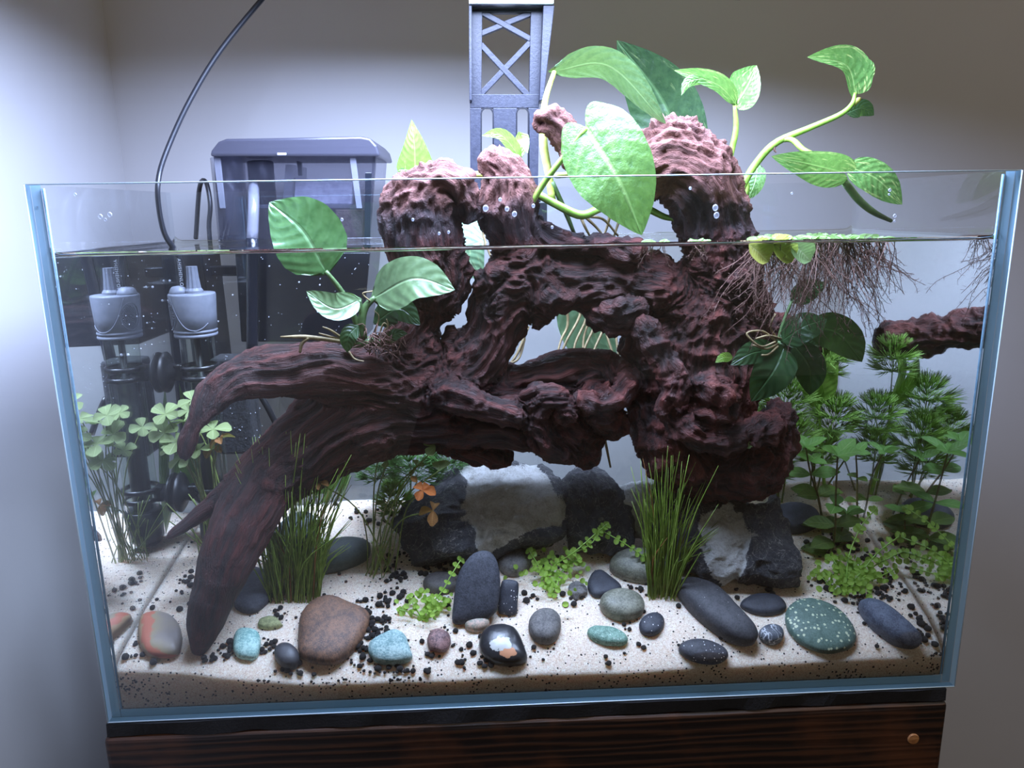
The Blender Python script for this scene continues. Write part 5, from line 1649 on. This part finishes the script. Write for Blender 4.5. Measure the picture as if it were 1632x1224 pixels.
cp = [(292, 466, HY), (289, 440, HY), (286, 415, HY + .002), (278, 398, HY), (262, 372, .13), (253, 330, .12), (252, 290, .12), (264, 245, .14), (300, 165, .18), (350, 82, .215), (420, -4, .245), (480, -70, .26), (560, -200, .28), (640, -420, .30)]
stalk(ht, cp, [5, 4.8, 4.6, 4.4, 4.2, 4, 4, 4, 4, 4, 4, 4, 4, 4], M_cord, 'cord', n=70)
fc = bpy.data.curves.new('cord_print', 'FONT')
fc.body = 'AHISHENLON'
fc.size = .0036; fc.space_character = 1.15; fc.extrude = .00005
ft = bpy.data.objects.new('cord_print', fc)
fo = bpy.data.objects.new('cord_print', bpy.data.meshes.new_from_object(ft))
bpy.data.objects.remove(ft)
fo.name = 'cord_print'
COL.objects.link(fo)
fo.data.materials.clear(); fo.data.materials.append(M_print)
fo.parent = ht
a_, b_ = at(285.2, 412, HY - .0035), at(290.5, 458, HY - .0035)
d = unit(b_ - a_); nn = unit(-FWD - d * (-FWD @ d)); up_ = np.cross(nn, d)
m = Matrix.Identity(4)
o_ = a_ - OFF[ht.name] - up_ * .0013
for i in range(3):
    m[i][0], m[i][1], m[i][2], m[i][3] = d[i], up_[i], nn[i], o_[i]
fo.matrix_local = m

# ------------------------------------------------------------------ hang-on filter behind the back pane
t = NT('smoky clear plastic')
tr = t.n('ShaderNodeBsdfTransparent', {'Color': (.74, .74, .77, 1)}).outputs[0]
b = t.bsdf((92, 92, 104), .18)
M_smoke = t.done(t.n('ShaderNodeMixShader', {0: .10, 1: tr, 2: b}).outputs[0])
t = NT('smoky lid plastic')
tr = t.n('ShaderNodeBsdfTransparent', {'Color': (.62, .62, .67, 1)}).outputs[0]
b = t.bsdf((74, 74, 86), .25)
M_lid = t.done(t.n('ShaderNodeMixShader', {0: .55, 1: tr, 2: b}).outputs[0])
M_house = plain('dark filter housing', (22, 26, 36), .3)
M_clearp = plain('pale clear plastic', (132, 134, 146), .2, Alpha=.45)
M_floss = noisy('filter floss', [(.3, (150, 150, 168)), (.7, (196, 196, 210))], 160, 5, rough=.9)
M_brownsp = noisy('brown filter sponge', [(.3, (70, 58, 52)), (.7, (120, 104, 92))], 300, 5, rough=.9, bump=.8)
M_sponge = noisy('black sponge', [(.4, (14, 15, 17)), (.62, (40, 42, 46))], 420, 4, rough=.9, bump=1.0, bscale=420)
FY = .2095
hf = thing('filter', 'smoky plastic hang-on filter behind the left half of the back glass', 'filter', at(470, 400, .25))


def pris(name, pts, y0, y1, mat, bw=.0012):
    V, Fc = prism(pts, y0, y1)
    o = mk(name, V, Fc, mat, hf, False)
    if bw: bevel(o, bw, 2)
    return o


pris('housing', [(374, 402), (590, 402), (577, 545), (384, 545)], FY, FY + .075, M_house)
pris('front_wall', [(340, 249), (598, 249), (588, 402), (352, 402)], FY + .001, FY + .0035, M_smoke, .0005)
pris('back_wall', [(342, 249), (600, 249), (588, 402), (352, 402)], FY + .086, FY + .089, M_smoke, .0005)
pris('side_wall', [(340, 249), (345, 249), (357, 402), (352, 402)], FY + .004, FY + .085, M_smoke, .0004)
pris('side_wall', [(594, 249), (599, 249), (588, 402), (583, 402)], FY + .004, FY + .085, M_smoke, .0004)
pris('lid', [(334, 249), (336, 240), (347, 226), (360, 221), (430, 220), (575, 217), (590, 220), (601, 232), (606, 249)], FY - .006, FY + .092, M_lid, .002)
pris('corner_post', [(340, 252), (351, 252), (359, 332), (350, 332)], FY - .0015, FY + .0005, M_clearp, .0004)
pris('corner_post', [(557, 252), (567, 252), (577, 332), (568, 332)], FY - .0015, FY + .0005, M_clearp, .0004)
pris('dark_strip', [(582, 275), (592, 275), (590, 396), (580, 396)], FY - .0015, FY + .0005, M_house, .0004)
for cx, cy0, cy1, r, mm, nm in ((373, 252, 398, 22, M_clearp, 'intake_pipe'), (421, 258, 330, 20, M_house, 'motor'), (373, 252, 300, 17, M_clearp, 'pipe_collar')):
    a_, b_ = at(cx, cy1, FY + .03), at(cx, cy0, FY + .03)
    V, Fc = lathe((a_[0], a_[1], a_[2]), (0, 0, 1), [(.0001, 0), (r * mpp(a_), 0), (r * mpp(a_), b_[2] - a_[2]), (r * .8 * mpp(a_), b_[2] - a_[2] + .001), (.0001, b_[2] - a_[2] + .001)], 28)
    mk(nm, V, Fc, mm, hf)
pris('divider', [(455, 262), (466, 262), (464, 330), (450, 330)], FY + .012, FY + .07, M_clearp, .0004)
pris('floss_pad', [(470, 284), (562, 290), (560, 326), (468, 326)], FY + .02, FY + .03, M_floss, .001)
pris('hook', [(472, 256), (480, 258), (481, 280), (475, 280), (474, 266)], FY + .008, FY + .012, M_blackp, .0004)
pris('bottom_shelf', [(396, 326), (560, 326), (560, 332), (396, 332)], FY + .008, FY + .08, M_clearp, .0004)
pris('sponge_pad', [(534, 334), (580, 334), (578, 400), (534, 400)], FY + .006, FY + .02, M_brownsp, .001)
pris('label_bar', [(442, 243.5), (456, 243.5), (456, 247), (442, 247)], FY - .0066, FY - .006, M_print, 0)
stalk(hf, [(402, 380, .186), (402, 450, .186), (402, 572, .186)], 9, M_house, 'intake_tube')
stalk(hf, [(402, 380, .186), (404, 330, .192), (404, 305, .205), (404, 296, .225)], 9, M_clearp, 'intake_elbow')
a_ = at(386, 716, .182); b2_ = at(386, 566, .182)
V, Fc = box(a_[0] - 28 * mpp(a_), a_[0] + 28 * mpp(a_), .166, .194, a_[2], b2_[2])
bevel(mk('prefilter_sponge', V, Fc, M_sponge, hf, False), .003, 3)
stalk(hf, [(414, 628, .180), (428, 652, .178), (444, 684, .176)], 5, M_blackp, 'sponge_tail')
stalk(hf, [(336, 402, .222), (333, 360, .222), (335, 325, .222), (328, 290, .232), (318, 300, .26), (312, 380, .28)], 3.6, M_cord, 'cord', n=40)
pris('side_block', [(284, 402), (321, 402), (357, 700), (322, 700)], FY + .001, FY + .05, M_house, .002)  # plain dark block behind the left back corner, joined to the filter
pris('bracket', [(319, 424), (378, 424), (378, 440), (321, 440)], FY + .02, FY + .03, M_house, .001)

# ------------------------------------------------------------------ bubbles and drops
t = NT('air bubble')
M_bub = t.done(t.n('ShaderNodeMixShader', {0: .5, 1: t.n('ShaderNodeBsdfTransparent').outputs[0], 2: t.bsdf((236, 240, 250), .08)}).outputs[0])
B = MB()
for _ in range(90):
    x, y = RNG.uniform(325, 600), 408 + 150 * RNG.uniform() ** 1.3
    r = RNG.choice([.0003, .0005, .0008, .0012], p=[.5, .3, .15, .05])
    B.add(at(x, y, IY1 - .002) + IV * r, IF)
for _ in range(14):
    p = np.array([-IX + .001, RNG.uniform(.05, .19), RNG.uniform(.24, .31)])
    B.add(p + IV * RNG.choice([.0004, .0006, .001]), IF)
for _ in range(60):
    p = at(RNG.uniform(330, 420), RNG.uniform(566, 700), .1655)
    B.add(p + IV1 * .0004, IF1)
tag(B.build('air_bubbles', M_bub, origin=(-.2, .19, .28)), 'tiny air bubbles clinging to the back and left glass under water', 'bubbles', kind='stuff')
B = MB()
for x, y, r in ((774, 332, 4), (797, 318, 2.5), (808, 333, 3), (820, 341, 3.5), (850, 328, 2.5), (700, 372, 2), (715, 370, 2), (658, 350, 2), (1140, 331, 4), (1142, 343, 4), (1262, 308, 1.6), (1418, 303, 2.2), (1417, 310, 1.6), (1426, 344, 2.4), (1426, 352, 1.6), (1100, 300, 2), (880, 362, 2), (545, 350, 2), (60, 330, 2), (160, 345, 3), (175, 342, 3), (168, 350, 2), (120, 310, 2)):
    B.add(at(x, y, GT + .0006) + IV * r * .00045 * np.array([1, .4, 1.15]), IF)
tag(B.build('water_drops', M_bub, origin=(0, GT, .33)), 'water drops on the inside of the front glass above the surface', 'drops', kind='stuff')
